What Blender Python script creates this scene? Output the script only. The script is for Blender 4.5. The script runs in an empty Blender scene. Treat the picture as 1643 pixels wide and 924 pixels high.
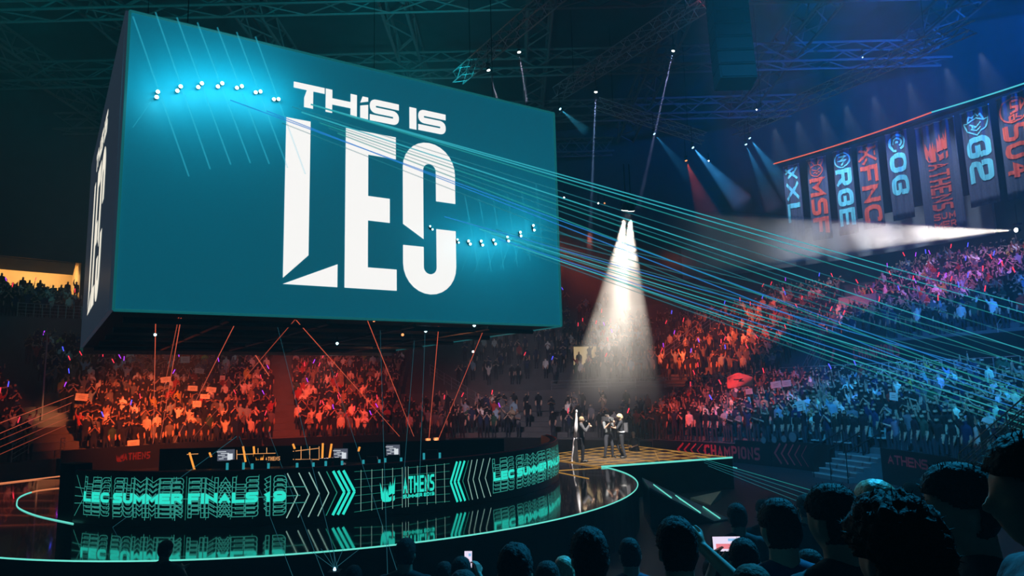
import bpy, bmesh, math, random
import numpy as np
from mathutils import Vector, Matrix
R = math.radians
random.seed(7); rng = np.random.default_rng(7)
S = bpy.context.scene
COL = S.collection

# ------------------------------------------------------------------ camera, world, exposure, large lights
CAM_Z, FPX, PITCH, ROLL = 4.0, 1133.5, 0.143, -0.0253
cam = bpy.data.objects.new('camera', bpy.data.cameras.new('camera')); COL.objects.link(cam)
cam.data.sensor_width = 36; cam.data.lens = FPX / 1643 * 36; cam.data.clip_end = 400; cam.data.clip_start = 0.05
cam.matrix_world = Matrix.Translation((0, 0, CAM_Z)) @ Matrix.Rotation(math.pi / 2 + PITCH, 4, 'X') @ Matrix.Rotation(ROLL, 4, 'Z')
S.camera = cam
S.view_settings.view_transform = 'Standard'; S.view_settings.look = 'None'
S.view_settings.exposure = 0.0; S.view_settings.gamma = 1.0; S.view_settings.use_curve_mapping = False
S.cycles.use_denoising = True
S.cycles.max_bounces = 5; S.cycles.diffuse_bounces = 2; S.cycles.glossy_bounces = 3; S.cycles.volume_bounces = 0
S.cycles.transparent_max_bounces = 48
S.cycles.volume_step_rate = 4.0
world = bpy.data.worlds.new('world'); S.world = world; world.use_nodes = True
world.node_tree.nodes['Background'].inputs[0].default_value = (0.01, 0.03, 0.05, 1)
world.node_tree.nodes['Background'].inputs[1].default_value = 0.06

def spot(name, p, target, color, power, angle, blend=0.6, size=0.15):
    l = bpy.data.lights.new(name, 'SPOT'); l.color = color; l.energy = power; l.spot_size = R(angle); l.spot_blend = blend; l.shadow_soft_size = size
    o = bpy.data.objects.new(name, l); COL.objects.link(o); o.location = p
    o.rotation_euler = (Vector(target) - Vector(p)).to_track_quat('-Z', 'Y').to_euler()
    return o

# wash lights, many put unseen behind the cube: (place, aim, colour, watts, cone)
WASH = [
    ((-14.5, 33, 12.0), (-21.8, 43.3, 2.8), (1.0, .13, .03), 30000, 42),
    ((-11, 36, 12.5), (-15, 50, 3.2), (1.0, .08, .03), 19000, 47),
    ((-8, 36, 12.5), (-7.5, 50, 2.5), (1.0, .06, .035), 4500, 50),
    ((-16, 32, 12.0), (-27.3, 42.2, 3.6), (1.0, .34, .12), 26000, 8),
    ((-16, 32, 12.0), (-31, 40.5, 3.5), (1.0, .12, .06), 5000, 24),
    ((0, 38, 13.0), (17.0, 55, 6.5), (1.0, .11, .028), 46000, 27),
    ((0, 36, 12.0), (12.0, 41.5, 2.6), (1.0, .085, .05), 14000, 36),
    ((0, 36, 13.0), (22.4, 46.8, 8.0), (1.0, .16, .07), 30000, 10),
    ((-1.5, 34, 10.5), (2, 50, 3.0), (.85, .66, .76), 5200, 56),  # added white light, hidden behind the cube, for the grey veil
    ((3, 12, 27), (17, 33, 3), (.03, .38, .90), 72000, 36),
    ((8, 10, 27), (26, 41, 6), (.03, .20, 1.0), 58000, 34),
    ((6, 16, 28), (30, 47, 9.0), (.66, .08, .45), 80000, 15),
    ((4, 18, 28), (24.5, 55, 7), (1.0, .07, .10), 50000, 17),
]
for i, (p, t, c, w, a) in enumerate(WASH):
    spot('wash_light', p, t, c, w, a, .9, .3)
spot('lip_fill', (-12, 46, 5), (-10.5, 31, 6), (.9, .75, .8), 500, 70, .9, .3)  # added unseen spot that brightens the cube's rear lip
spot('roof_wash', (36.5, 25, 22), (30, 48, 31), (.004, .14, 1.0), 80000, 60, .9, .5)
spot('roof_wash', (-5, 34, 18), (-10, 52, 31), (.005, .42, .50), 8000, 120, .9, .5)  # added out of sight behind the cube for teal haze round its top
spot('roof_wash', (-24, 24, 22), (-24, 46, 24), (.005, .42, .48), 7000, 100, .9, .5)
spot('audience_wash', (-4, 20, 12), (2.2, 2, 3), (.02, .60, .95), 30000, 40, .8, .4)
spot('audience_wash', (9, 16, 17), (2, 2.4, 3.2), (.02, .48, .95), 26000, 36, .8, .4)

# ------------------------------------------------------------------ placing by sight line
def ray(x, y):
    u, v = x - 821.5, y - 462
    cr, sr = math.cos(ROLL), math.sin(ROLL)
    a, b = u * cr + v * sr, -u * sr + v * cr
    c, s = math.cos(PITCH), math.sin(PITCH)
    return Vector((a / FPX, c + b / FPX * s, s - b / FPX * c))
CAMP = Vector((0, 0, CAM_Z))
def at(x, y, Y):
    d = ray(x, y); return CAMP + d * (Y / d.y)
def gz(x, y, z):
    d = ray(x, y); return CAMP + d * ((z - CAM_Z) / d.z)
BC = Vector((-7.2, 25.5, 0))                       # centre of the bowl
def onr(x, y, r):
    d = ray(x, y); a = d.x * d.x + d.y * d.y; b = -2 * (d.x * BC.x + d.y * BC.y); c = BC.x ** 2 + BC.y ** 2 - r * r
    t = (-b + math.sqrt(max(b * b - 4 * a * c, 0))) / (2 * a)
    return CAMP + d * t
def pol(r, phi, z):
    return Vector((BC.x + r * math.sin(phi), BC.y + r * math.cos(phi), z))
def phi_of(p): return math.atan2(p.x - BC.x, p.y - BC.y)
def project(P):
    c, s = math.cos(PITCH), math.sin(PITCH)
    x, y, z = P[0], P[1], P[2] - CAM_Z
    zz = y * c + z * s; yy = -y * s + z * c
    if zz < .1: return (-999, -999)
    u, v = FPX * x / zz, -FPX * yy / zz
    cr, sr = math.cos(ROLL), math.sin(ROLL)
    return (821.5 + u * cr - v * sr, 462 + u * sr + v * cr)

# ------------------------------------------------------------------ materials
def _nt(name):
    m = bpy.data.materials.new(name); m.use_nodes = True
    return m, m.node_tree, m.node_tree.nodes['Principled BSDF']
def mat(name, color, rough=.6, metal=0, vary=.25, scale=6, bump=0, spec=.5):
    m, t, b = _nt(name)
    tc = t.nodes.new('ShaderNodeTexCoord'); n = t.nodes.new('ShaderNodeTexNoise'); n.inputs['Scale'].default_value = scale; n.inputs['Detail'].default_value = 4
    t.links.new(tc.outputs['Object'], n.inputs['Vector'])
    r = t.nodes.new('ShaderNodeMix'); r.data_type = 'RGBA'
    r.inputs[6].default_value = (*[c * (1 - vary) for c in color], 1); r.inputs[7].default_value = (*[min(1, c * (1 + vary)) for c in color], 1)
    t.links.new(n.outputs[0], r.inputs[0]); t.links.new(r.outputs[2], b.inputs['Base Color'])
    b.inputs['Roughness'].default_value = rough; b.inputs['Metallic'].default_value = metal; b.inputs['Specular IOR Level'].default_value = spec
    if bump:
        bp = t.nodes.new('ShaderNodeBump'); bp.inputs['Strength'].default_value = bump; bp.inputs['Distance'].default_value = .02
        t.links.new(n.outputs[0], bp.inputs['Height']); t.links.new(bp.outputs[0], b.inputs['Normal'])
    return m
def emit(name, color, strength, sample=False, base=(.01, .01, .01), rough=.5):
    m, t, b = _nt(name)
    b.inputs['Base Color'].default_value = (*base, 1); b.inputs['Roughness'].default_value = rough
    b.inputs['Emission Color'].default_value = (*color, 1); b.inputs['Emission Strength'].default_value = strength
    m.cycles.emission_sampling = 'FRONT' if sample else 'NONE'
    return m
def beam_mat(name, color, strength, alpha):  # glow standing in for light scattered along a beam
    m = bpy.data.materials.new(name); m.use_nodes = True; t = m.node_tree; t.nodes.clear()
    o = t.nodes.new('ShaderNodeOutputMaterial'); e = t.nodes.new('ShaderNodeEmission'); tr = t.nodes.new('ShaderNodeBsdfTransparent'); a = t.nodes.new('ShaderNodeMixShader')
    e.inputs[0].default_value = (*color, 1); e.inputs[1].default_value = strength
    a.inputs[0].default_value = alpha
    t.links.new(tr.outputs[0], a.inputs[1]); t.links.new(e.outputs[0], a.inputs[2]); t.links.new(a.outputs[0], o.inputs[0])
    m.cycles.emission_sampling = 'NONE'
    return m
def haze_mat(name, density, color=(1, 1, 1), nscale=.5, contrast=(.35, .65), low=.2, aniso=0.0, fade=None):
    """smoke: scattering only, uneven density"""
    m = bpy.data.materials.new(name); m.use_nodes = True; t = m.node_tree; t.nodes.clear()
    o = t.nodes.new('ShaderNodeOutputMaterial'); v = t.nodes.new('ShaderNodeVolumeScatter'); t.links.new(v.outputs[0], o.inputs['Volume'])
    v.inputs['Color'].default_value = (*color, 1); v.inputs['Density'].default_value = density; v.inputs['Anisotropy'].default_value = aniso
    if nscale:
        g = t.nodes.new('ShaderNodeNewGeometry'); n = t.nodes.new('ShaderNodeTexNoise'); n.inputs['Scale'].default_value = nscale; n.inputs['Detail'].default_value = 3
        t.links.new(g.outputs['Position'], n.inputs['Vector'])
        mr = t.nodes.new('ShaderNodeMapRange'); mr.inputs[1].default_value = contrast[0]; mr.inputs[2].default_value = contrast[1]
        mr.inputs[3].default_value = density * low; mr.inputs[4].default_value = density
        t.links.new(n.outputs[0], mr.inputs[0]); src = mr.outputs[0]
        for fade in ([fade] if fade and not isinstance(fade[0], tuple) else fade or []):      # smoke thins out along an axis: (axis index, from, to)
            sx = t.nodes.new('ShaderNodeSeparateXYZ'); t.links.new(g.outputs['Position'], sx.inputs[0])
            m2 = t.nodes.new('ShaderNodeMapRange'); m2.inputs[1].default_value = fade[1]; m2.inputs[2].default_value = fade[2]; m2.inputs[3].default_value = 0; m2.inputs[4].default_value = 1
            m2.interpolation_type = 'SMOOTHSTEP'
            t.links.new(sx.outputs[fade[0]], m2.inputs[0])
            mm = t.nodes.new('ShaderNodeMath'); mm.operation = 'MULTIPLY'; t.links.new(src, mm.inputs[0]); t.links.new(m2.outputs[0], mm.inputs[1]); src = mm.outputs[0]
        t.links.new(src, v.inputs['Density'])
    return m
TEAL = (.025, .80, .62); CYAN = (.05, .55, .95); REDLED = (1.0, .09, .05); AMBER = (1.0, .36, .05)
M = dict(
    black=mat('black_paint', (.009, .010, .011), .75, spec=.15), satin=mat('black_satin', (.015, .016, .018), .35),
    concrete=mat('concrete', (.10, .10, .105), .8, vary=.35, scale=2, bump=.2), darkwall=mat('dark_wall', (.045, .05, .055), .85, vary=.4, scale=1.2),
    wallgrey=mat('wall_panel', (.34, .35, .37), .7, scale=1), steel=mat('galvanised_steel', (.45, .46, .48), .4, .8), rust=mat('painted_girder', (.20, .12, .12), .7),
    floor=mat('arena_floor', (.016, .018, .022), .55, scale=3), truss=mat('truss_aluminium', (.5, .5, .5), .4, .7),
    roof=mat('roof_deck', (.05, .055, .06), .9, vary=.5, scale=.6),
    white=mat('white_card', (.75, .74, .70), .8, vary=.08), skin=mat('skin', (.50, .30, .21), .55, vary=.1, scale=20), hairdark=mat('hair_dark', (.022, .017, .014), .78, vary=.6, scale=60, bump=.5, spec=.3),
    hairbrown=mat('hair_brown', (.07, .042, .024), .78, vary=.6, scale=60, bump=.5, spec=.3), hairfair=mat('hair_fair', (.52, .40, .24), .45, vary=.4, scale=60, bump=.4), hairblond=mat('hair_blond', (.75, .62, .40), .45, vary=.3, scale=60, bump=.4),
    shirtdark=mat('shirt_dark', (.02, .022, .03), .85, bump=.2, scale=30), shirtblue=mat('shirt_blue', (.02, .05, .12), .85, bump=.2, scale=30), shirtgrey=mat('shirt_grey', (.12, .13, .14), .85, bump=.2, scale=30),
    trousers=mat('trousers', (.022, .024, .035), .85), suit=mat('suit_grey', (.10, .10, .115), .75), shoe=mat('shoe', (.012, .012, .012), .4),
    cloth_white=mat('white_cloth', (.85, .83, .90), .8, vary=.05), flag=mat('flag_red', (.85, .12, .06), .7, vary=.1), beige=mat('beige_panel', (.72, .60, .40), .6, vary=.08),
    seat=mat('seat_plastic', (.36, .39, .36), .5, vary=.1), bannercloth=mat('banner_cloth', (.075, .085, .15), .85, vary=.4, scale=9),
    print_cyan=mat('banner_print_cyan', (.22, .80, .95), .8, vary=.08), print_red=mat('banner_print_red', (.95, .13, .08), .8, vary=.08), boardprint=mat('board_print_red', (.62, .03, .04), .7), boardfaint=mat('board_print_faint', (.12, .012, .014), .7),
    screen=emit('screen_picture_teal', (.003, .082, .125), 1.0, True, (.02, .30, .38), .5), screendim=emit('side_screen_picture', (.016, .024, .038), 1.0, True, (.03, .12, .16), .5),
    screenwhite=emit('screen_lettering', (1, .985, .96), 1.0, True), screenwarm=emit('side_screen_lettering', (1, .93, .78), .95, True),
    under=mat('screen_underside', (.012, .02, .025), .8, vary=.5, scale=3), fringe=mat('screen_lip', (.42, .38, .38), .6), teallip=emit('screen_rim_glow', (.01, .2, .22), .5),
    ledteal=emit('led_teal', TEAL, 1.0, True), ledwhite=emit('led_pale', (.45, .80, .68), .62, True), ledline=emit('led_line', (.06, .52, .42), .55, True), leddim=emit('led_dim', (.03, .40, .28), .6),
    ledface=mat('led_wall_face', (.006, .008, .010), .4), edge=emit('edge_light_teal', (.16, .85, .70), .95, True), edgeorange=emit('edge_light_orange', (1, .30, .12), .8, True),
    amber=emit('amber_tube', AMBER, 1.1, True), amberline=emit('amber_line', (1.0, .42, .14), .75), gold=emit('gold_floor_line', (1, .50, .10), .48),
    stripred=emit('strip_red', (1.0, .16, .06), .95), stripcyan=emit('strip_cyan', (.10, .75, .85), .9),
    lens=emit('lamp_lens_cyan', (.55, .95, 1.0), 6.0), lenswhite=emit('lamp_lens_white', (1, .97, .9), 8.0), lensblue=emit('lamp_lens_blue', (.4, .75, 1.0), 3.0), lensred=emit('lamp_lens_red', (1, .3, .1), 2.0),
    stickred=emit('stick_red', (1, .03, .06), 2.2), stickblue=emit('stick_blue', (.06, .07, 1), 2.6), stickviolet=emit('stick_violet', (.42, .04, .9), 2.0),
    monitor=emit('monitor_picture', (.10, .11, .15), .9), monitordark=emit('monitor_picture_bright', (.75, .80, .85), .95), chair_teal=emit('chair_trim', (.03, .42, .50), .7), phone=emit('phone_picture', (.85, .75, .95), 1.0), phonered=emit('phone_picture_red', (.95, .25, .3), .9), phoneblue=emit('phone_picture_blue', (.3, .6, .95), .9),
    warmroom=mat('lit_room_wall', (.75, .55, .28), .8, vary=.05), roomlight=emit('room_light', (1, .72, .35), 3.0, True),
)
def stage_floor():
    m, t, b = _nt('stage_gloss_floor')
    b.inputs['Base Color'].default_value = (.010, .011, .013, 1); b.inputs['Roughness'].default_value = .06; b.inputs['Specular IOR Level'].default_value = .9
    b.inputs['Coat Weight'].default_value = .6; b.inputs['Coat Roughness'].default_value = .03
    tc = t.nodes.new('ShaderNodeTexCoord'); n = t.nodes.new('ShaderNodeTexNoise'); n.inputs['Scale'].default_value = 1.4; n.inputs['Detail'].default_value = 5
    t.links.new(tc.outputs['Object'], n.inputs['Vector'])
    mr = t.nodes.new('ShaderNodeMapRange'); mr.inputs[3].default_value = .03; mr.inputs[4].default_value = .12; t.links.new(n.outputs[0], mr.inputs[0]); t.links.new(mr.outputs[0], b.inputs['Roughness'])
    return m
M['stage'] = stage_floor()
M['runway'] = mat('runway_floor', (.07, .05, .035), .28, vary=.5, scale=2)

# ------------------------------------------------------------------ mesh helpers
class MB:
    def __init__(s): s.v = []; s.f = []; s.m = []
    def add(s, vs, fs, mi=0):
        o = len(s.v); s.v += [tuple(v) for v in vs]; s.f += [tuple(i + o for i in f) for f in fs]; s.m += [mi] * len(fs); return s
    def box(s, c, d, mi=0, rot=None):
        c = Vector(c); q = [Vector((x * d[0] / 2, y * d[1] / 2, z * d[2] / 2)) for x in (-1, 1) for y in (-1, 1) for z in (-1, 1)]
        if rot is not None: q = [rot @ v for v in q]
        return s.add([c + v for v in q], [(0, 1, 3, 2), (4, 6, 7, 5), (0, 4, 5, 1), (2, 3, 7, 6), (0, 2, 6, 4), (1, 5, 7, 3)], mi)
    def tube(s, pts, r, n=6, mi=0, closed=False):
        pts = [Vector(p) for p in pts]; N = len(pts); rs = r if isinstance(r, (list, tuple)) else [r] * N
        vs = []; up0 = None
        for i, p in enumerate(pts):
            a = pts[(i - 1) % N] if (closed or i > 0) else p; b = pts[(i + 1) % N] if (closed or i < N - 1) else p
            t = (b - a).normalized(); up = Vector((0, 0, 1)) if abs(t.z) < .95 else Vector((0, 1, 0))
            x = t.cross(up).normalized(); y = x.cross(t)
            vs += [p + (x * math.cos(k / n * 6.28318) + y * math.sin(k / n * 6.28318)) * rs[i] for k in range(n)]
        fs = []
        for i in range(N if closed else N - 1):
            j = (i + 1) % N
            fs += [(i * n + k, i * n + (k + 1) % n, j * n + (k + 1) % n, j * n + k) for k in range(n)]
        if not closed: fs += [tuple(range(n))[::-1], tuple((N - 1) * n + k for k in range(n))]
        return s.add(vs, fs, mi)
    def ell(s, c, rad, nu=12, nv=8, mi=0, rot=None):
        vs = []; 
        for j in range(nv + 1):
            th = math.pi * j / nv
            for i in range(nu):
                ph = 2 * math.pi * i / nu
                v = Vector((rad[0] * math.sin(th) * math.cos(ph), rad[1] * math.sin(th) * math.sin(ph), rad[2] * math.cos(th)))
                vs.append(Vector(c) + (rot @ v if rot is not None else v))
        return s.add(vs, [(j * nu + i, (j + 1) * nu + i, (j + 1) * nu + (i + 1) % nu, j * nu + (i + 1) % nu) for j in range(nv) for i in range(nu)], mi)
    def prism(s, poly, ax, ay, az, o, d, mi=0):
        """polygon (x, y) in the frame o, ax, ay; extruded by d along az"""
        n = len(poly); a = [Vector(o) + ax * p[0] + ay * p[1] for p in poly]; b = [v + az * d for v in a]
        return s.add(a + b, [tuple(range(n))[::-1], tuple(range(n, 2 * n))] + [(i, (i + 1) % n, (i + 1) % n + n, i + n) for i in range(n)], mi)
    def build(s, name, mats, parent=None, smooth=False):
        me = bpy.data.meshes.new(name); me.from_pydata(s.v, [], s.f)
        for m in (mats if isinstance(mats, (list, tuple)) else [mats]): me.materials.append(m)
        if any(s.m): me.polygons.foreach_set('material_index', s.m)
        if smooth: me.polygons.foreach_set('use_smooth', [True] * len(s.f))
        me.validate(); me.update()
        bm = bmesh.new(); bm.from_mesh(me); bmesh.ops.recalc_face_normals(bm, faces=bm.faces); bm.to_mesh(me); bm.free()
        o = bpy.data.objects.new(name, me); COL.objects.link(o)
        if parent is not None: put(o, parent)
        return o
def put(o, parent):
    o.parent = parent
    o.matrix_parent_inverse = parent.matrix_basis.inverted()       # children are written in world coordinates
def tag(o, label, cat, group=None, kind=None):
    o['label'] = label; o['category'] = cat
    if group: o['group'] = group
    o['kind'] = kind or 'thing'
    return o
def thing(name, label, cat, loc=(0, 0, 0), rz=0, group=None):
    o = bpy.data.objects.new(name, None); COL.objects.link(o); o.location = loc; o.rotation_euler = (0, 0, rz); o.empty_display_size = .2
    return tag(o, label, cat, group)
def struct(o): o['kind'] = 'structure'; return o
ORD = 'first second third fourth fifth sixth seventh eighth ninth tenth eleventh twelfth thirteenth fourteenth fifteenth sixteenth seventeenth eighteenth nineteenth twentieth'.split()
def evaluated(o):
    dg = bpy.context.evaluated_depsgraph_get(); dg.update()
    me = bpy.data.meshes.new_from_object(o.evaluated_get(dg), depsgraph=dg)
    return me

# ------------------------------------------------------------------ lettering: a wide stroke alphabet
GL = {
 'A': [([(0, 0), (.5, 1), (1, 0)], 0), ([(.2, .33), (.8, .33)], 0)], 'C': [([(1, .22), (1, 0), (0, 0), (0, 1), (1, 1), (1, .78)], 4)],
 'E': [([(1, 0), (0, 0), (0, 1), (1, 1)], 0), ([(0, .5), (.9, .5)], 0)], 'F': [([(0, 0), (0, 1), (1, 1)], 0), ([(0, .48), (.85, .48)], 0)],
 'G': [([(1, .7), (1, 1), (0, 1), (0, 0), (1, 0), (1, .46), (.55, .46)], 1)], 'H': [([(0, 0), (0, 1)], 0), ([(1, 0), (1, 1)], 0), ([(0, .5), (1, .5)], 0)],
 'I': [([(.5, 0), (.5, 1)], 0)], 'K': [([(0, 0), (0, 1)], 0), ([(1, 1), (.12, .5), (1, 0)], 0)], 'L': [([(0, 1), (0, 0), (1, 0)], 0)],
 'M': [([(0, 0), (0, 1), (.5, .3), (1, 1), (1, 0)], 0)], 'N': [([(0, 0), (0, 1), (1, 0), (1, 1)], 0)], 'O': [([(0, 0), (1, 0), (1, 1), (0, 1)], 2)], '0': [([(0, 0), (1, 0), (1, 1), (0, 1)], 2)],
 'P': [([(0, 0), (0, 1), (1, 1), (1, .44), (0, .44)], 3)], 'R': [([(0, 0), (0, 1), (1, 1), (1, .44), (0, .44)], 3), ([(.5, .44), (1, 0)], 0)],
 'S': [([(1, 1), (0, 1), (0, .5), (1, .5), (1, 0), (0, 0)], 1)], 'T': [([(0, 1), (1, 1)], 0), ([(.5, 1), (.5, 0)], 0)], 'U': [([(0, 1), (0, 0), (1, 0), (1, 1)], 1)],
 'X': [([(0, 0), (1, 1)], 0), ([(0, 1), (1, 0)], 0)], '1': [([(.1, .8), (.5, 1), (.5, 0)], 0)], '2': [([(0, .7), (0, 1), (1, 1), (1, .52), (0, .42), (0, 0), (1, 0)], 1)],
 '4': [([(.72, 0), (.72, 1), (0, .3), (1, .3)], 0)], '9': [([(1, .42), (0, .42), (0, 1), (1, 1), (1, 0), (0, 0)], 1)], '/': [([(.2, 0), (.8, 1)], 0)],
}
def rounded(pts, rad, closed):
    out = []; n = len(pts)
    for i, p in enumerate(pts):
        if not closed and i in (0, n - 1): out.append(p); continue
        a = Vector(pts[i - 1]); b = Vector(p); c = Vector(pts[(i + 1) % n])
        u = (a - b); w = (c - b); k = min(rad, u.length * .48, w.length * .48)
        if k < 1e-4: out.append(p); continue
        s0 = b + u.normalized() * k; s1 = b + w.normalized() * k
        for t in (0, .2, .4, .6, .8, 1): out.append(tuple((1 - t) ** 2 * s0 + 2 * t * (1 - t) * b + t * t * s1))
    return out
def sides(pts, t, closed):
    n = len(pts); L = []; Rr = []
    for i in range(n):
        p = Vector(pts[i]); a = Vector(pts[i - 1]) if (closed or i) else None; b = Vector(pts[(i + 1) % n]) if (closed or i < n - 1) else None
        d0 = (p - a).normalized() if a is not None else None; d1 = (b - p).normalized() if b is not None else None
        if d0 is None: d0 = d1
        if d1 is None: d1 = d0
        n0 = Vector((-d0.y, d0.x)); n1 = Vector((-d1.y, d1.x)); m = n0 + n1
        if m.length < 1e-3: m = n0
        m.normalize(); k = min(1 / max(m.dot(n0), .3), 2.6)
        L.append(p + m * k * t / 2); Rr.append(p - m * k * t / 2)
    return L, Rr
def ribbon(pts, t, closed=False, ext=0.0, box=None):
    pts = [Vector(p) for p in pts]
    if not closed and ext:
        pts = [pts[0] - (pts[1] - pts[0]).normalized() * ext] + pts[1:-1] + [pts[-1] + (pts[-1] - pts[-2]).normalized() * ext]
    L, Rr = sides(pts, t, closed)
    if box:
        cl = lambda v: Vector((min(max(v.x, box[0]), box[2]), min(max(v.y, box[1]), box[3])))
        L = [cl(v) for v in L]; Rr = [cl(v) for v in Rr]
    return L, Rr
def glyph_ribbons(ch, w, t):
    """ribbons of one letter in a box w wide and 1 high"""
    out = []
    for pts, rd in GL.get(ch, []):
        q = [(t / 2 + x * (w - t), t / 2 + y * (1 - t)) for x, y in pts]
        closed = rd == 2
        if rd == 3: q = [q[0], q[1]] + rounded(q[1:], .3, False)[1:]
        elif rd: q = rounded(q, .36, closed)
        out.append((ribbon(q, t, closed, 0 if closed or rd == 4 else t / 2, (0, 0, w, 1)), closed))
    return out
def text_polys(txt, h, w=.95, t=.24, gap=.14, outline=0, space=.45):
    """flat quads (x, y) of a line of text; outline > 0 draws only the letters' edges that thick"""
    polys = []; x = 0
    for ch in txt:
        if ch == ' ': x += space; continue
        cw = {'I': t, '1': .55 * w + .1, 'M': w * 1.15}.get(ch, w); pl = []
        for (L, Rr), closed in glyph_ribbons(ch, cw, t):
            n = len(L)
            if outline:
                for lp in ([L, Rr] if closed else [L + Rr[::-1]]):
                    lp = [p for k, p in enumerate(lp) if (p - lp[k - 1]).length > 1e-4]
                    a, b = sides(lp, outline / h, True); k = len(a)
                    pl += [[a[i], a[(i + 1) % k], b[(i + 1) % k], b[i]] for i in range(k)]
            else:
                pl += [[L[i], L[(i + 1) % n], Rr[(i + 1) % n], Rr[i]] for i in range(n if closed else n - 1)]
        polys += [[((v[0] + x) * h, v[1] * h) for v in p] for p in pl]
        x += cw + gap
    return polys, (x - gap) * h
def line_polys(pts, t, closed=False):
    L, Rr = sides([Vector(p) for p in pts], t, closed); n = len(L)
    return [[tuple(L[i]), tuple(L[(i + 1) % n]), tuple(Rr[(i + 1) % n]), tuple(Rr[i])] for i in range(n if closed else n - 1)]
def fit(polys, x0, y0, sx, sy): return [[(x0 + v[0] * sx, y0 + v[1] * sy) for v in p] for p in polys]
def circle_pts(cx, cy, rx, ry=None, a0=0, a1=360, n=20):
    ry = rx if ry is None else ry
    return [(cx + rx * math.cos(R(a0 + (a1 - a0) * i / n)), cy + ry * math.sin(R(a0 + (a1 - a0) * i / n))) for i in range(n + 1)]
def add_polys(mb, polys, fn, mi=0):
    for p in polys: mb.add([fn(*v) for v in p], [tuple(range(len(p)))], mi)
    return mb
# the spiky crest that goes with ATHENS, in a unit box
CREST = [[(0, .80), (.07, .16), (.16, .03), (.30, .0), (.30, .40), (.26, .62), (.20, .34), (.14, .50)], [(.30, 0), (.62, 0), (.72, .05), (.72, .22), (.60, .16), (.52, .24), (.46, .52), (.40, .36), (.36, .62), (.30, .40)],
         [(.52, .24), (.62, .28), (.72, .30), (.72, .70), (.68, .60), (.64, .82), (.60, .56), (.55, .70)], [(.72, .34), (.80, .28), (.92, .30), (.95, 1.0), (.86, .62), (.80, .80), (.76, .60), (.72, .66)], [(.82, .0), (.93, .06), (.92, .24), (.84, .20)]]

# ------------------------------------------------------------------ the arena: floor, stands, walls, roof
def disc(mb, c, r, z, n=72, up=1):
    vs = [(c[0] + r * math.cos(k / n * 6.28318), c[1] + r * math.sin(k / n * 6.28318), z) for k in range(n)]
    return mb.add(vs, [tuple(range(n))[::up]])
mb = MB(); disc(mb, BC, 50, 0); struct(mb.build('floor', M['floor']))
def ring_grid(prof, p0, p1, n):
    """sweep a profile of (r, z) from bearing p0 to p1 about the bowl's centre"""
    mb = MB(); k = len(prof); vs = []
    for i in range(n + 1):
        ph = p0 + (p1 - p0) * i / n
        vs += [pol(r, ph, z) for r, z in prof]
    fs = [(i * k + j, i * k + j + 1, (i + 1) * k + j + 1, (i + 1) * k + j) for i in range(n) for j in range(k - 1)]
    fs += [tuple(range(k)), tuple(n * k + j for j in range(k))[::-1]]
    return mb.add(vs, fs)
def steps(r0, z0, n, dr, dz):
    out = [(r0, z0)]
    for i in range(n): out += [(r0 + (i + 1) * dr, z0 + i * dz), (r0 + (i + 1) * dr, z0 + (i + 1) * dz)]
    return out
DR = .8
SECT = {   # bearing range, lower rows, lower rise, upper start radius, upper start height, upper rows, upper rise
    'left': (-75, -3, 17, .40, 38.5, 10.2, 9, .20), 'centre': (-3, 40, 5, .30, 32.6, 4.4, 17, .43),
    'inner_right': (40, 54.5, 11, .23, 32.6, 4.4, 17, .43), 'right': (54.5, 114, 11, .23, 33.0, 6.4, 16, .32)}
LR0, LZ0 = 22.4, .9
for nm, (a0, a1, ln, ldz, ur, uz, un, udz) in SECT.items():
    prof = [(LR0, 0), (LR0, LZ0)] + steps(LR0, LZ0, ln, DR, ldz)[1:]
    if nm == 'centre': prof += [(29.6, LZ0 + ln * ldz), (29.6, 3.9)]
    elif nm != 'left': prof += [(31.3, 3.98)]
    prof += [(ur, prof[-1][1]), (ur, uz)] + steps(ur, uz, un, DR, udz)[1:]
    prof += [(47.9, prof[-1][1]), (47.9, 0)]
    o = ring_grid(prof, R(a0), R(a1), 26).build('wall_stand_' + nm, M['concrete']); struct(o)
def lz(nm, row): return LZ0 + row * SECT[nm][3]
def surface(nm, r):
    a0, a1, ln, ldz, ur, uz, un, udz = SECT[nm]
    if r >= ur: return uz + min(int((r - ur) / DR), un) * udz
    if r < LR0: return 0
    k = int((r - LR0) / DR)
    if k < ln: return LZ0 + k * ldz
    if nm == 'centre': return 3.9 if r > 29.6 else LZ0 + ln * ldz
    return LZ0 + ln * ldz if nm == 'left' else 3.98
def sect_of(phi):
    d = math.degrees(phi)
    for nm, v in SECT.items():
        if v[0] <= d < v[1]: return nm
def tier_hit(x, y, h=0, r0=22.5, r1=47):
    """where a sight line comes within h of the terraces' treads"""
    r = r0
    while r < r1:
        p = onr(x, y, r); nm = sect_of(phi_of(p))
        if nm and p.z <= surface(nm, r) + h: return p
        r += .1
    return onr(x, y, r1)
def ring_wall(name, r, z0, z1, p0, p1, m, n=60, th=.4):
    o = ring_grid([(r, z0), (r, z1), (r + th, z1), (r + th, z0)], R(p0), R(p1), n).build(name, m); struct(o); return o
ring_wall('wall_back', 48, 0, 31, -118, -49.3, M['darkwall'], 30)
ring_wall('wall_back_over_room', 48, 16.2, 31, -49.3, -40.5, M['darkwall'], 10)
ring_wall('wall_back_under_room', 48, 0, 12.4, -49.3, -40.5, M['darkwall'], 10)
ring_wall('wall_back_middle', 48, 0, 31, -40.5, 122, M['darkwall'], 60)
ring_wall('wall_suite_parapet', 46.7, 13.9, 17.0, 30, 61, M['wallgrey'], 30, .3)
ring_wall('trim_wall_panels', 47.8, 17.6, 20.5, 30, 78, M['roof'], 30, .1)
mb = MB(); disc(mb, BC, 52, 31, up=-1); struct(mb.build('ceiling', M['roof']))
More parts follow.
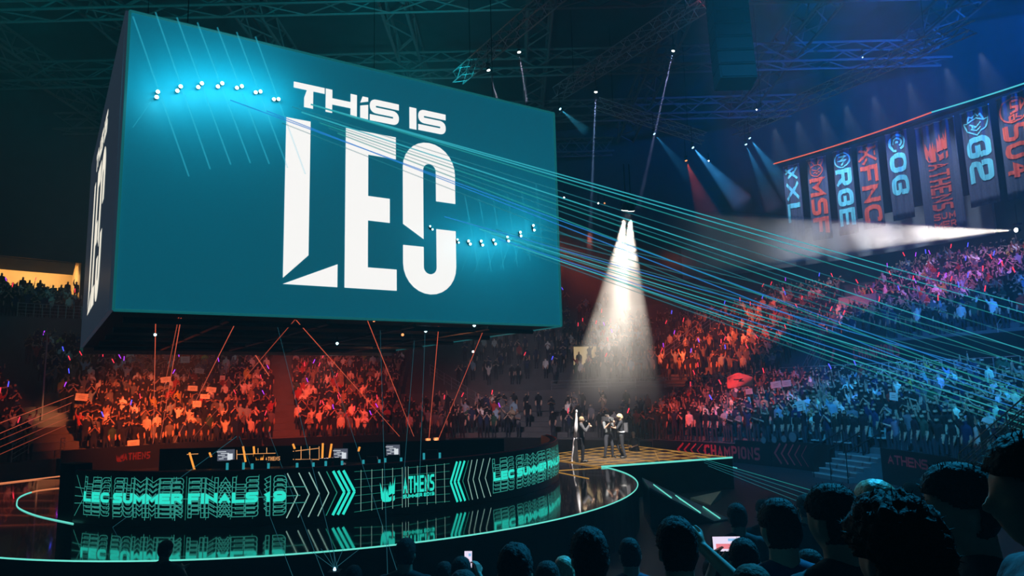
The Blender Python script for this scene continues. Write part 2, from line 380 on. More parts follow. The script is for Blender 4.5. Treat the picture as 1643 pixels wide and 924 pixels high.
# lit concourse room high on the left
mb = MB()
a, b, c, d = [pol(r, R(p), 12.4) for r, p in ((48.3, -49.3), (52.5, -49.3), (52.5, -40.5), (48.3, -40.5))]
for p, q in ((a, b), (b, c), (c, d)): mb.add([p, q, q + Vector((0, 0, 3.8)), p + Vector((0, 0, 3.8))], [(0, 1, 2, 3)])
mb.add([a, b, c, d], [(0, 1, 2, 3)]); mb.add([v + Vector((0, 0, 3.8)) for v in (a, b, c, d)], [(0, 1, 2, 3)])
struct(mb.build('wall_concourse_room', M['warmroom']))
struct(MB().tube([pol(49.2, R(p), 16.1) for p in (-49, -46, -43, -41)], .9, 4).build('trim_room_bulkhead', M['concrete']))
for k, p in enumerate((-47.8, -44.6, -42.2)):
    t = thing('ceiling_light', 'flat warm ceiling light in the bright concourse room, ' + ('above the near window end', 'in the middle of the room', 'beside the hanging screen')[k], 'ceiling light', pol(50.6, R(p), 15.9), -R(p))
    MB().box(pol(50.6, R(p), 15.95), (1.6, .5, .1), rot=Matrix.Rotation(-R(p), 3, 'Z')).build('housing', M['wallgrey'], t)
    MB().box(pol(50.6, R(p), 15.88), (1.5, .42, .04), rot=Matrix.Rotation(-R(p), 3, 'Z')).build('diffuser', M['roomlight'], t)
    l = bpy.data.lights.new('room_lamp', 'POINT'); l.color = (1, .66, .30); l.energy = 130; l.shadow_soft_size = .3
    o = bpy.data.objects.new('room_lamp', l); COL.objects.link(o); o.location = pol(50.4, R(p), 15.2)
for z in (13.4, 13.9): struct(MB().tube([pol(51.5, R(p), z) for p in (-49, -46, -43, -41)], .04, 5).build('trim_room_rail', M['steel']))

# roof steel: girders on a grid, each girder with its own lacing
def truss(p0, p1, w, name, m, label=None, bays=14, rad=.035, parent=None):
    p0, p1 = Vector(p0), Vector(p1); d = (p1 - p0); L = d.length; u = d / L
    x = u.cross(Vector((0, 0, 1))).normalized() * w / 2; z = u.cross(x).normalized() * w / 2
    cs = [x + z, x - z, -x - z, -x + z]; mb = MB()
    for c in cs: mb.tube([p0 + c, p1 + c], rad, 5)
    for f in range(4):
        a, b = cs[f], cs[(f + 1) % 4]
        for k in range(bays):
            q0, q1 = p0 + d * (k / bays), p0 + d * ((k + 1) / bays)
            mb.tube([q0 + (a if k % 2 else b), q1 + (b if k % 2 else a)], rad * .6, 4)
    return mb.build(name, m, parent)
gi = 0
for k in range(-3, 6):
    x = BC.x + k * 9.5
    h = math.sqrt(max(47 ** 2 - (k * 9.5) ** 2, 0))
    if h < 8: continue
    o = truss((x, BC.y - h * .4, 29.2), (x, BC.y + h, 29.2), 1.6, 'trim_roof_girder', M['rust'], bays=30, rad=.11); struct(o)
for k in range(0, 6):
    y = BC.y - 4 + k * 9.5
    h = math.sqrt(max(47 ** 2 - (y - BC.y) ** 2, 0))
    o = truss((BC.x - h, y, 28.2), (BC.x + h, y, 28.2), 1.4, 'trim_roof_girder', M['rust'], bays=34, rad=.10); struct(o)

# lighting trusses in the rig
RIG = [((895, 150, 46), (1160, -20, 27), .75, 'long aluminium lighting truss running up from above the screen corner to the top'), ((735, 125, 38), (905, -20, 27), .6, 'short aluminium truss over the right end of the hanging screen'),
       ((958, 166, 50), (1130, 222, 50), .7, 'faint level truss hanging behind the narrow white light beams'), ((1180, 210, 48), (1560, 40, 34), .7, 'dim blue-lit truss above the row of team banners')]
for a, b, w, lab in RIG:
    p0, p1 = at(*a), at(*b)
    t = thing('lighting_truss', lab, 'truss', (p0 + p1) / 2)
    truss(p0, p1, w, 'lattice', M['truss'], bays=int((p1 - p0).length / w * .9), rad=.035, parent=t)
    for f in (.15, .85): q = p0.lerp(p1, f); MB().tube([q, (q.x, q.y, 31)], .02, 4).build('hanger', M['black'], t)

# line array of loudspeakers
p = at(1166, 20, 27)
t = thing('line_array_speaker', 'tall black curved column of loudspeakers hanging under the roof', 'loudspeaker', p)
for k in range(11):
    q = p + Vector((0, -.004 * k * k, 3.2 - .62 * k)); rot = Matrix.Rotation(R(-1.0 * k), 3, 'X')
    MB().box(q, (1.45, .9, .58), rot=rot).box(q + rot @ Vector((0, -.46, 0)), (1.3, .04, .48), rot=rot).build('cabinet', M['black'], t)
MB().tube([p + Vector((-.5, 0, 3.4)), (p.x - .5, p.y, 31)], .03, 5).tube([p + Vector((.5, 0, 3.4)), (p.x + .5, p.y, 31)], .03, 5).tube([p + Vector((-.6, 0, 3.5)), p + Vector((.6, 0, 3.5))], .06, 5).build('rigging', M['black'], t)

# ------------------------------------------------------------------ hanging cube of screens
YAW = .5873
FA = Vector((math.cos(YAW), math.sin(YAW), 0)); FB = Vector((-math.sin(YAW), math.cos(YAW), 0)); FN = -FB; UP = Vector((0, 0, 1))
FO = Vector((-9.11, 16.0, 13.33 - 7.305)); FW, FH, FD = 12.83, 7.305, 13.66
def face(s, t, d=0.0): return FO + FA * s + UP * t + FN * d
def side(s, t, d=0.0): return FO + FB * (FD - s) + UP * t - FA * d       # left-hand face, read from its far edge
cube = thing('hanging_cube_screen', 'huge hanging cube of screens, glowing teal with big white lettering', 'screen', FO + FA * FW / 2 + FB * FD / 2)
MB().prism([(0, 0), (FW, 0), (FW, FH), (0, FH)], FA, UP, FB, face(0, 0, -.12), FD - .24).build('housing', M['under'], cube)
fs = MB().prism([(0, 0), (FW, 0), (FW, FH), (0, FH)], FA, UP, FN, face(0, 0, -.115), .115).build('front_screen', M['screen'], cube)
ss = MB().prism([(0, 0), (FD, 0), (FD, FH), (0, FH)], -FB, UP, -FA, side(0, 0, -.005), .10).build('side_screen', M['screendim'], cube); ss['label'] = 'dark side screen with narrow lettering'
rim = MB()
for a, b in ((face(0, 0, .03), face(FW, 0, .03)), (face(0, 0, .03), face(0, FH, .03)), (face(FW, 0, .03), face(FW, FH, .03)), (face(0, FH, .03), face(FW, FH, .03)), (face(FW, 0, -.1), face(FW, 0, -FD))): rim.tube([a, b], .035, 4)
rim.build('rim', M['teallip'], cube)  # teal light falling on the rim is put in as a faint glow
lip = MB(); a, b = face(0, -.12, -FD + .1), face(FW, -.12, -FD + .1); lip.box((a + b) / 2, (FW, .12, .26), rot=Matrix.Rotation(YAW, 3, 'Z')).build('rear_lip', M['fringe'], cube)
# frame members and small fittings under the cube
for k in range(5):
    MB().tube([face(.3, -.1, -1.2 - k * 2.8), face(FW - .3, -.1, -1.2 - k * 2.8)], .08, 5).build('underside_bar', M['satin'], cube)
for k in range(4):
    MB().tube([face(FW * (.2 + .2 * k), -.1, -.3), face(FW * (.2 + .2 * k), -.1, -FD + .3)], .07, 5).build('underside_bar', M['satin'], cube)
for s in (1.5, FW - 1.5):
    for d in (1.5, FD - 1.5): q = face(s, FH, -d); MB().tube([q, (q.x, q.y, 31)], .015, 5).build('hanger', M['black'], cube)
L1 = [(3.8, 5.37), (4.46, 5.37), (4.46, 1.65), (3.8, 1.0)]; L2 = [(3.8, .84), (5.26, 1.47), (5.26, .84)]
E1 = [[(5.46, .84), (6.13, .84), (6.13, 5.38), (5.46, 5.38)], [(6.13, 4.71), (6.98, 4.71), (6.98, 5.38), (6.13, 5.38)], [(6.13, 2.79), (6.79, 2.79), (6.79, 3.5), (6.13, 3.5)], [(6.13, .84), (7.0, .84), (7.0, 1.45), (6.13, 1.45)]]
def arcp(cx, cy, rx, ry, a0, a1, n=14): return [(cx + rx * math.cos(R(a0 + (a1 - a0) * k / n)), cy + ry * math.sin(R(a0 + (a1 - a0) * k / n))) for k in range(n + 1)]
oc = [(8.94, 3.62)] + arcp(8.07, 4.53, .87, .87, 0, 180) + [(7.20, 2.81)]; ic = [(8.28, 3.62)] + arcp(8.07, 4.53, .21, .21, 0, 180) + [(7.86, 2.42)]
ob = [(7.20, 2.19)] + arcp(8.07, 1.66, .87, .87, 180, 360) + [(8.94, 2.77)]; ib = [(7.86, 2.19)] + arcp(8.07, 1.60, .21, .21, 180, 360) + [(8.28, 2.77)]
BIG = [L1, L2] + E1 + [[oc[i], oc[i + 1], ic[i + 1], ic[i]] for i in range(len(oc) - 1)] + [[ob[i], ob[i + 1], ib[i + 1], ib[i]] for i in range(len(ob) - 1)]
def word(txt, x0, x1, y0, y1, t=.30, w=1.12, gap=.12):
    pl, ww = text_polys(txt, 1.0, w, t, gap, 0, .5); return fit(pl, x0, y0, (x1 - x0) / ww, y1 - y0)
TOPW = [[(3.98, 6.25), (4.84, 6.25), (4.84, 6.42), (3.98, 6.42)], [(4.27, 5.75), (4.52, 5.75), (4.52, 6.25), (4.34, 6.25), (4.27, 6.02)]] + word('H', 4.87, 5.78, 5.74, 6.42, .27, 1.3) + [[(5.88, 5.76), (6.12, 5.76), (6.12, 6.2), (5.88, 6.13)], [(5.88, 6.22), (6.12, 6.30), (6.12, 6.42), (5.95, 6.42)]] + word('S', 6.17, 7.08, 5.75, 6.41, .28, 1.38) + word('I', 7.42, 7.65, 5.74, 6.41) + word('S', 7.71, 8.64, 5.75, 6.41, .28, 1.38)
add_polys(MB(), BIG + TOPW, lambda x, y: face(x, y, .012)).build('lettering', M['screenwhite'], fs)
add_polys(MB(), BIG + TOPW, lambda x, y: side(x * FD / FW, y, .105)).build('side_lettering', M['screenwarm'], ss)

# lamp pairs on made-up screen brackets, each thin beam drawn as a glowing tube
LPL = [((.68, 5.36), (.66, 5.22)), ((1.18, 5.61), (1.11, 5.48)), ((1.66, 5.80), (1.58, 5.68)), ((2.14, 5.91), (2.04, 5.80)), ((2.62, 5.94), (2.50, 5.87)), ((3.09, 5.90), (2.97, 5.85)), ((3.56, 5.79), (3.44, 5.76))]
LPR = [((8.03, 2.81), (8.11, 2.72)), ((8.95, 2.50), (8.99, 2.41)), ((9.33, 2.49), (9.39, 2.40)), ((9.78, 2.53), (9.83, 2.41)), ((10.23, 2.61), (10.30, 2.49)), ((10.75, 2.75), (10.79, 2.63)), ((11.25, 2.96), (11.27, 2.84)), ((11.77, 3.24), (11.80, 3.09))]
beamc = beam_mat('beam_cyan', (.04, .52, .70), 1.2, .15); beamc2 = beam_mat('beam_cyan_faint', (.04, .52, .70), 1.2, .09)
for side_, lst in (('upper left', LPL), ('lower right', LPR)):
    for k, pr in enumerate(lst):
        c = ((pr[0][0] + pr[1][0]) / 2, (pr[0][1] + pr[1][1]) / 2)
        t = thing('beam_lamp', f'pair of bright cyan lamps on the teal screen, {ORD[k]} in the {side_} arc', 'lamp', face(c[0], c[1], .1), 0, 'lamp pairs on the big screen')
        MB().tube([face(pr[0][0], pr[0][1], .02), face(pr[1][0], pr[1][1], .02)], .025, 5).tube([face(c[0], c[1], 0), face(c[0], c[1], .03)], .03, 6).build('bracket', M['satin'], t)
        rr = .05 if side_ == 'upper left' else .042
        if side_ == 'lower right' and k < 2: rr = .028
        for q in pr:
            lb_ = MB().tube([face(q[0], q[1], .02), face(q[0], q[1], .10)], [rr * .7, rr], 10).build('lamp_body', M['satin'], t)
            MB().ell(face(q[0], q[1], .105), (rr * .95, rr * .95, rr * .95), 10, 6).build('lens', M['lens'], lb_, True)
        l = bpy.data.lights.new('lamp_glow', 'POINT'); l.color = (.10, .80, 1.0); l.energy = (22 if side_ == 'upper left' else 12) * (.3 if rr < .03 else 1); l.shadow_soft_size = .1
        o = bpy.data.objects.new('lamp_glow', l); COL.objects.link(o); o.location = face(c[0], c[1], .75)
        if side_ == 'upper left':
            ends = [((c[0] - .62, min(c[1] + 1.75, FH - .02)), (c[0] + .75, c[1] - 2.0))]
            if k == 0: ends.append(((c[0], c[1]), (c[0] - .5, c[1] - 1.0)))
        else:
            ends = [((c[0] - .35 + .05 * k, c[1] + 1.4), (c[0] + .2, c[1] - .9)), ((c[0], c[1]), (c[0] - .42, c[1] - 1.0))] if k > 1 else []
        for j, (a, b) in enumerate(ends):
            o = MB().tube([face(a[0], a[1], .30), face(b[0], b[1], .30)], .020 if j == 0 else .014, 6).build('light_beam', beamc if (side_ == 'upper left' and j == 0) else beamc2, t)
            o['label'] = 'thin cyan beam drawn as a glowing tube'

# ------------------------------------------------------------------ stage
SZ = 1.15
SC = Vector((-6.29, 23.03, 0)); SR = 9.98
stage = thing('round_stage', 'low round glossy black stage with a glowing teal rim', 'stage', (SC.x, SC.y, 0))
n = 120; ring = [(SC.x + SR * math.cos(k / n * 6.28318), SC.y + SR * math.sin(k / n * 6.28318)) for k in range(n)]
mb = MB(); mb.add([(x, y, SZ) for x, y in ring], [tuple(range(n))]); mb.build('deck', M['stage'], stage)
mb = MB(); mb.add([(x, y, SZ - .001) for x, y in ring] + [(x, y, 0) for x, y in ring], [(k, (k + 1) % n, n + (k + 1) % n, n + k) for k in range(n)]); mb.build('fascia', M['satin'], stage)
# rim light: teal at the front, orange round the back left
def arcpts(a0, a1, r, z, k=60, c=SC): return [(c.x + r * math.cos(R(a0 + (a1 - a0) * i / k)), c.y + r * math.sin(R(a0 + (a1 - a0) * i / k)), z) for i in range(k + 1)]
MB().tube(arcpts(-150, 18, SR, SZ + .012), .015, 6).build('rim_light', M['edge'], stage)
cr = [(-10.4, 17.1), (-12.1, 18.39), (-13.5, 19.75), (-14.4, 20.95), (-15.1, 22.1), (-15.46, 23.13), (-15.4, 23.7), (-14.9, 24.2), (-13.9, 24.9)]
def crom(P, n_=8):
    P = [Vector(p) for p in P]; out = []
    for i in range(len(P) - 1):
        a, b, c, d = P[max(i - 1, 0)], P[i], P[i + 1], P[min(i + 2, len(P) - 1)]
        for q in range(n_): u = q / n_; out.append(tuple(.5 * (2 * b + (c - a) * u + (2 * a - 5 * b + 4 * c - d) * u * u + (3 * b - a - 3 * c + d) * u ** 3)))
    return out + [tuple(P[-1])]
cr = crom(cr); k5 = 40
MB().tube([(x, y, SZ + .01) for x, y in cr[:k5 + 1]], .016, 6).build('floor_light', M['edge'], stage)
o = MB().tube([(x, y, SZ + .01) for x, y in cr[k5:]], .016, 6).build('floor_light', M['edgeorange'], stage); o['label'] = 'orange end of the floor light'
# side runway on the left, glossy like the stage
wing = thing('stage_wing', 'glossy black stage wing reaching out to the left behind the ring of light', 'stage', (-18, 22, 0))
MB().prism([(-30, 16.5), (-12, 14.6), (-12, 27.2), (-30, 26.0)], Vector((1, 0, 0)), Vector((0, 1, 0)), UP, (0, 0, 0), SZ - .006).build('deck', M['stage'], wing)
a, b = gz(-60, 783, SZ), gz(100, 764, SZ); MB().tube([a + Vector((0, 0, .01)), b + Vector((0, 0, .01))], .025, 5).build('edge_light', M['edgeorange'], wing)
a, b = gz(-20, 897.5, SZ), gz(95, 899, SZ)
# runway square on the right, with its golden grid
RP = [gz(*p, SZ) for p in ((965, 750), (1175, 735), (1000, 714), (858, 733))]
run = thing('runway', 'square bronze stage runway with glowing golden grid lines and a teal front edge', 'stage', sum(RP, Vector()) / 4 * 1.0)
mb = MB(); mb.add([p + Vector((0, 0, .012)) for p in RP] + [Vector((p.x, p.y, 0)) for p in RP], [(0, 1, 2, 3)] + [(i, (i + 1) % 4, (i + 1) % 4 + 4, i + 4) for i in range(4)]); mb.build('deck', M['runway'], run)
def bil(s, t): return (RP[0] * (1 - s) + RP[1] * s) * (1 - t) + (RP[3] * (1 - s) + RP[2] * s) * t + Vector((0, 0, .02))
gl = MB()
for k in range(8): gl.tube([bil(k / 7, 0), bil(k / 7, 1)], .012, 4)
for k in range(1, 8): gl.tube([bil(0, k / 7), bil(1, k / 7)], .012, 4)
for k in range(0, 7, 3): gl.tube([bil(k / 7, 0), bil(min(1, k / 7 + .45), .45 + .1)], .009, 4)
gl.build('grid_lines', M['gold'], run)
for k in range(3):
    q = [gz(*p, SZ) for p in ((868, 735 + 0), (900, 742), (945, 760))][k]
MB().tube([RP[0] + Vector((0, 0, .03)), RP[1] + Vector((0, 0, .03))], .035, 5).build('edge_light', M['edge'], run)
# golden lines that run on across the glossy deck
for k, (a, b) in enumerate((((868, 752), (945, 768)), ((868, 757), (960, 751)))):
    MB().tube([gz(*a, SZ) + Vector((0, 0, .008)), gz(*b, SZ) + Vector((0, 0, .008))], .012, 4).build('gold_line', M['gold'], stage)
# slanted ramp with light strips on the right of the stage
ramp = thing('stage_ramp', 'slanted grey ramp with teal light strips leaning on the right rim of the stage', 'ramp', gz(1095, 800, .6))
A0, A1 = gz(1030, 766, SZ), gz(1036, 782, SZ); B0, B1 = gz(1170, 832, .05), gz(1146, 836, .05)
A1 = A1 + Vector((.1, 0, 0))
mb = MB(); D = Vector((0, 0, -.06)); mb.add([A0, B0, B1, A1, A0 + D, B0 + D, B1 + D, A1 + D], [(0, 1, 2, 3), (4, 7, 6, 5), (0, 4, 5, 1), (3, 2, 6, 7), (0, 3, 7, 4), (1, 5, 6, 2)]); mb.build('tread', M['wallgrey'], ramp)
mb = MB(); lo = [Vector((p.x, p.y, 0)) for p in (A0, B0, B1, A1)]; mb.add([A0 + D, B0 + D, B1 + D, A1 + D] + lo, [(0, 1, 5, 4), (1, 2, 6, 5), (2, 3, 7, 6), (3, 0, 4, 7)]); mb.build('side_panel', M['satin'], ramp)
def rp(s, t): return (A0 * (1 - s) + B0 * s) * (1 - t) + (A1 * (1 - s) + B1 * s) * t + Vector((0, 0, .02))
for s0, s1, t0, t1 in ((.12, .34, .35, .95), (.40, .78, .35, .95), (.44, .76, .5, .9), (.72, .98, .1, .5)):
    MB().tube([rp(s0, t0), rp(s1, t1)], .018, 5).build('light_strip', M['edge'], ramp)
a, b, c, d = gz(1108, 803, .0), gz(1158, 799, .0), gz(1140, 811, .0), gz(1120, 808, .0)
t = thing('floor_wedge', 'pale triangular wedge lying on the dark floor beside the ramp', 'wedge', (a + b + c) / 3)
MB().add([a, b, c, a + Vector((0, 0, .10)), b + Vector((0, 0, .25)), c + Vector((0, 0, .02))], [(0, 2, 1), (3, 4, 5), (0, 1, 4, 3), (1, 2, 5, 4), (2, 0, 3, 5)]).build('body', M['beige'], t)
# light strips on the floor between runway and boards
for k, (a, b, zz) in enumerate((((1118, 735), (1182, 751), .02), ((1126, 742), (1146, 744), .02))):
    o = MB().tube([gz(*a, zz) , gz(*b, zz)], .035, 5).build('floor_strip_light', M['stripcyan']); tag(o, ('long', 'short')[k] + ' cyan strip light on the floor at the tip of the runway', 'strip light')

# ------------------------------------------------------------------ curved LED wall round the players' pit
LC = Vector((-6.53, 24.14, 0)); LRAD = 7.92; LH = 1.2
def led(deg, z, d=0.0): a = R(deg); return Vector((LC.x + (LRAD + d) * math.sin(a), LC.y - (LRAD + d) * math.cos(a), SZ + z))
LA0, LA1 = -31.5, 104
ledw = thing('led_wall', 'curved black LED wall with teal lettering and arrows on the glossy stage', 'LED wall', led(20, 0))
nn = 110; mb = MB(); vs = []
for i in range(nn + 1):
    a = LA0 + (LA1 - LA0) * i / nn; vs += [led(a, .005), led(a, LH), led(a, LH, -.25), led(a, .005, -.25)]
fs = [(4 * i + j, 4 * i + 4 + j, 4 * i + 4 + (j + 1) % 4, 4 * i + (j + 1) % 4) for i in range(nn) for j in range(4)] + [(0, 1, 2, 3), (4 * nn + 3, 4 * nn + 2, 4 * nn + 1, 4 * nn)]
panel = mb.add(vs, fs).build('screen_panel', M['ledface'], ledw)
MB().tube([led(LA0 + (LA1 - LA0) * i / 80, LH + .012, -.05) for i in range(81)], .018, 5).build('top_rail', M['boardprint'], ledw)
MB().box(led(-33.2, .62, -.2), (.7, .4, 1.45), rot=Matrix.Rotation(R(-33), 3, 'Z')).build('end_cap', M['black'], ledw)
K = LRAD * R(1)
def ledmap(a0, z0, d=.006): return lambda x, y: led(a0 + x / K, z0 + y, d)
def led_lines(segs, t, name, m, lab=None):
    """segs in (degrees, height); cut short so that they follow the curve"""
    mb = MB()
    for a, b in segs:
        k = max(1, int(abs(b[0] - a[0]) / 1.2)); pts = [((a[0] + (b[0] - a[0]) * i / k) * K, a[1] + (b[1] - a[1]) * i / k) for i in range(k + 1)]
        add_polys(mb, line_polys(pts, t), lambda x, y: led(x / K, y, .004))
    o = mb.build(name, m, panel)
    if lab: o['label'] = lab
TXT = 'LEC SUMMER FINALS 19'
def banner_word(a0, tag_=''):
    pl, w = text_polys(TXT, .225, 1.08, .30, .10, 0, .42); sx = 37.1 * K / w
    pl = [[(x * sx, y) for x, y in p] for p in pl]
    ol, w2 = text_polys(TXT, .225, 1.08, .30, .10, .016, .42); ol = [[(x * sx, y) for x, y in p] for p in ol]
    add_polys(MB(), pl, ledmap(a0, .515, .030)).build('lettering', M['ledteal'], panel)
    # outlined echoes above and below, each nearer one covering the one behind it
    mb = MB()
    for q, dz in enumerate((.33, -.30, .22, -.20, .11, -.10, 0)):
        add_polys(mb, pl, ledmap(a0, .515 + dz, .004 + .0034 * q), 1); add_polys(mb, ol, ledmap(a0, .515 + dz, .0055 + .0034 * q), 0)
    mb.build('outline_lettering', [M['ledline'], M['ledface']], panel)
banner_word(-27.3); banner_word(48.2)
led_lines([((-29.9, 1.10), (-27.6, .58)), ((-30, .16), (-27.4, .62)), ((-30.2, .82), (-27.4, .80)), ((-30.2, .62), (12, .62)), ((-30.2, .45), (-27.4, .47)), ((9.8, .82), (13, .80)), ((9.8, .46), (13, .46))], .014, 'frame_lines', M['ledline'])
segs = []
for a in (-27.3, -24.2, -21, -16, -12.5, -8.5, -6.3, -2, 2.0, 5.5): segs += [((a, 1.11), (a + (.9 if a < -18 else (.0 if a < -5 else -.9)), .16))]
led_lines(segs, .010, 'fan_lines', M['leddim'])
led_lines([((-13.6, 1.10), (-13.6, .15)), ((-8.1, 1.10), (-8.1, .15))], .018, 'fan_lines', M['ledline'])
def chev(top, tip, t, m): led_lines([((top, 1.115), (tip, .63)), ((tip, .63), (top, .14))], t, 'chevron', m)
for top, tip in ((9.9, 11.6), (11.7, 13.4), (13.3, 15.0), (14.8, 16.5)): chev(top, tip, .024, M['ledwhite'])
chev(16.1, 17.8, .020, M['leddim'])
for top, tip in ((17.15, 19.0), (17.95, 19.8), (18.8, 20.65)): chev(top, tip, .058, M['ledteal'])
for top, tip in ((39.6, 38.2), (40.4, 39.0), (41.3, 39.8)): chev(top, tip, .058, M['ledteal'])
chev(42.2, 40.8, .018, M['leddim'])
for top, tip in ((43.0, 42.0), (44.3, 43.2), (45.9, 44.6), (47.6, 46.2)): chev(top, tip, .022, M['ledwhite'])
led_lines([((a, 1.10), (a, .17)) for a in (21.7, 23.5, 25.3, 27.1, 28.8, 29.4, 29.9, 31.6, 33.4, 35.1, 36.9)], .010, 'grid_lines', M['ledwhite'])
led_lines([s_ for z in (.02, .19, .36, .53, .70, .87) for s_ in (((20.6, .15 + z * 1.06), (28.9, .22 + z * .98)), ((29.9, .22 + z * .98), (38.0, .16 + z * 1.06)))], .008, 'grid_lines', M['leddim'])
add_polys(MB(), fit(CREST, 0, 0, 2.75 * K, .56), ledmap(24.9, .335, .008)).build('crest', M['ledteal'], panel)
pl, w = text_polys('ATHENS', 1, .54, .165, .085); add_polys(MB(), fit(pl, 0, 0, 5.9 * K / w, .39), ledmap(28.9, .485, .012)).build('lettering', M['ledteal'], panel)
pl, w = text_polys('SUMMER 2019', 1, 1.1, .26, .14, 0, .5); add_polys(MB(), fit(pl, 0, 0, 5.9 * K / w, .085), ledmap(28.9, .375, .012)).build('lettering', M['ledteal'], panel)

# ------------------------------------------------------------------ the players' pit behind the LED wall
def desk(cx, cy, rz, w, label):
    t = thing('player_desk', label, 'desk', (cx, cy, SZ), rz); rot = Matrix.Rotation(rz, 3, 'Z'); c = Vector((cx, cy, SZ))
    def B(name, m, *bs):
        mb = MB()
        for p, d in bs: mb.box(c + rot @ Vector(p), d, rot=rot)
        return mb.build(name, m, t)
    B('desktop', M['satin'], ((0, 0, .74), (w, .8, .05)))
    B('front_panel', M['black'], ((0, -.36, .36), (w, .04, .70)))
    for s in (-1, 1): B('side_panel', M['black'], ((s * (w / 2 - .03), 0, .36), (.05, .75, .72)))
    B('edge_strip', M['stripred'], ((0, -.40, .72), (w * .96, .015, .015)))
    return t
deskL = desk(-8.6, 21.0, R(6), 5.0, 'long black player desk on the left in the pit behind the LED wall')
deskR = desk(-3.0, 21.6, R(-8), 5.2, 'long black player desk on the right in the pit behind the LED wall')
for x0, x1, y_, lab in ((-11.6, -6.2, 23.5, 'left'), (-5.8, -.4, 24.2, 'right')):  # panels added to keep the pit background black
    t = thing('pit_dark_panel', f'long low black panel added for darkness behind the {lab} player desk in the pit', 'panel', ((x0 + x1) / 2, y_, SZ))
    MB().box(((x0 + x1) / 2, y_, SZ + .62), (x1 - x0, .06, 1.22)).build('panel', M['black'], t)
    for x in (x0 + .4, x1 - .4): MB().box((x, y_ + .2, SZ + .3), (.05, .4, .6)).build('brace', M['satin'], t)
def monitor(px, py, Y, w, h, rz, m, label):
    p = at(px, py, Y); t = thing('monitor', label, 'monitor', p, 0); rot = Matrix.Rotation(rz, 3, 'Z')
    MB().box(p, (w, .04, h), rot=rot).build('casing', M['black'], t)
    sc_ = MB().box(p + rot @ Vector((0, -.022, 0)), (w * .92, .006, h * .88), rot=rot).build('screen', m, t)
    mb = MB()
    for k in range(5): mb.box(p + rot @ Vector((-.25 * w + .1 * (k % 2), -.027, h * (.28 - .14 * k))), (w * (.5 - .06 * k), .004, h * .05), rot=rot)
    mb.box(p + rot @ Vector((w * .22, -.027, -.05)), (w * .28, .004, h * .5), rot=rot).build('screen_window', M['monitordark'], sc_)
    zb = max(p.z - h / 2 - .02, SZ + .79)
    MB().tube([p + Vector((0, .03, 0)), Vector((p.x, p.y + .06, SZ + .76))], .025, 6).box(Vector((p.x, p.y + .06, SZ + .775)), (.3, .2, .02)).build('stand', M['satin'], t)
monitor(363, 730, 21.1, .52, .36, R(8), M['monitor'], 'bright monitor on the left desk of the pit, with a crowded white picture')
monitor(547, 728, 21.4, .46, .34, R(-4), M['monitor'], 'monitor with white rows of text, near the middle of the pit')
monitor(631, 722, 21.9, .46, .36, R(-8), M['monitor'], 'monitor at the right-hand desk, showing a grey menu')
for k, (px, y0, y1, lean, lab) in enumerate(((304, 726, 757, 9, 'leaning amber light tube at the left end of the pit'), (390, 716, 741, 4, 'leaning amber tube just right of the bright left monitor'), (407, 716, 740, 2, 'amber tube above the little orange crest'),
        (470, 712, 720, 3, 'short amber tube over the middle of the pit'), (518, 711, 737, -1, 'upright amber tube beside the orange wire grid'), (532, 712, 738, -4, 'leaning amber tube left of the middle monitor'), (577, 717, 724, -2, 'short amber tube right of the middle monitor'), (336, 726, 733, 3, 'short amber tube left of the bright monitor'))):
    a, b = at(px, y0, 22.6), at(px + lean, y1, 22.6); t = thing('light_tube', lab, 'light tube', b)
    MB().tube([a, b], .032, 8).build('tube', M['amber'], t); MB().tube([b, b + Vector((0, 0, -.04)), Vector((b.x, b.y, SZ))], .02, 6).build('post', M['satin'], t)
t = thing('wire_light_grid', 'thin orange grid of light lines standing in the middle of the pit', 'light grid', at(492, 735, 22.9))
mb = MB()
for a, b in (((470, 724), (512, 719)), ((470, 737), (516, 737)), ((483, 716), (483, 738)), ((497, 716), (497, 738)), ((512, 716), (512, 751)), ((380, 729), (442, 727)), ((300, 729), (318, 728)), ((380, 722), (380, 740)), ((428, 718), (428, 738)), ((414, 719), (414, 752))): mb.tube([at(*a, 22.9), at(*b, 22.9)], .012, 4)
mb.build('light_lines', M['amberline'], t); MB().tube([at(497, 738, 22.95), Vector((at(497, 738, 22.95).x, 22.95, SZ))], .03, 5).build('post', M['satin'], t)
p = at(410, 747, 22.5); t = thing('crest_light', 'little orange spiky crest glowing above the LED wall', 'light', p)
add_polys(MB(), fit(CREST, 0, 0, .26, .34), lambda x, y: p + Vector((x, 0, y))).build('crest', M['amber'], t); pl, w = text_polys('ATHENS', .12, .55, .2, .1); add_polys(MB(), pl, lambda x, y: p + Vector((.30 + x, 0, .14 + y))).build('lettering', M['amberline'], t)
MB().box(p + Vector((.35, .03, .17)), (.85, .03, .36)).tube([p + Vector((.35, .04, 0)), Vector((p.x + .35, p.y + .04, SZ))], .03, 5).build('backing', M['black'], t)
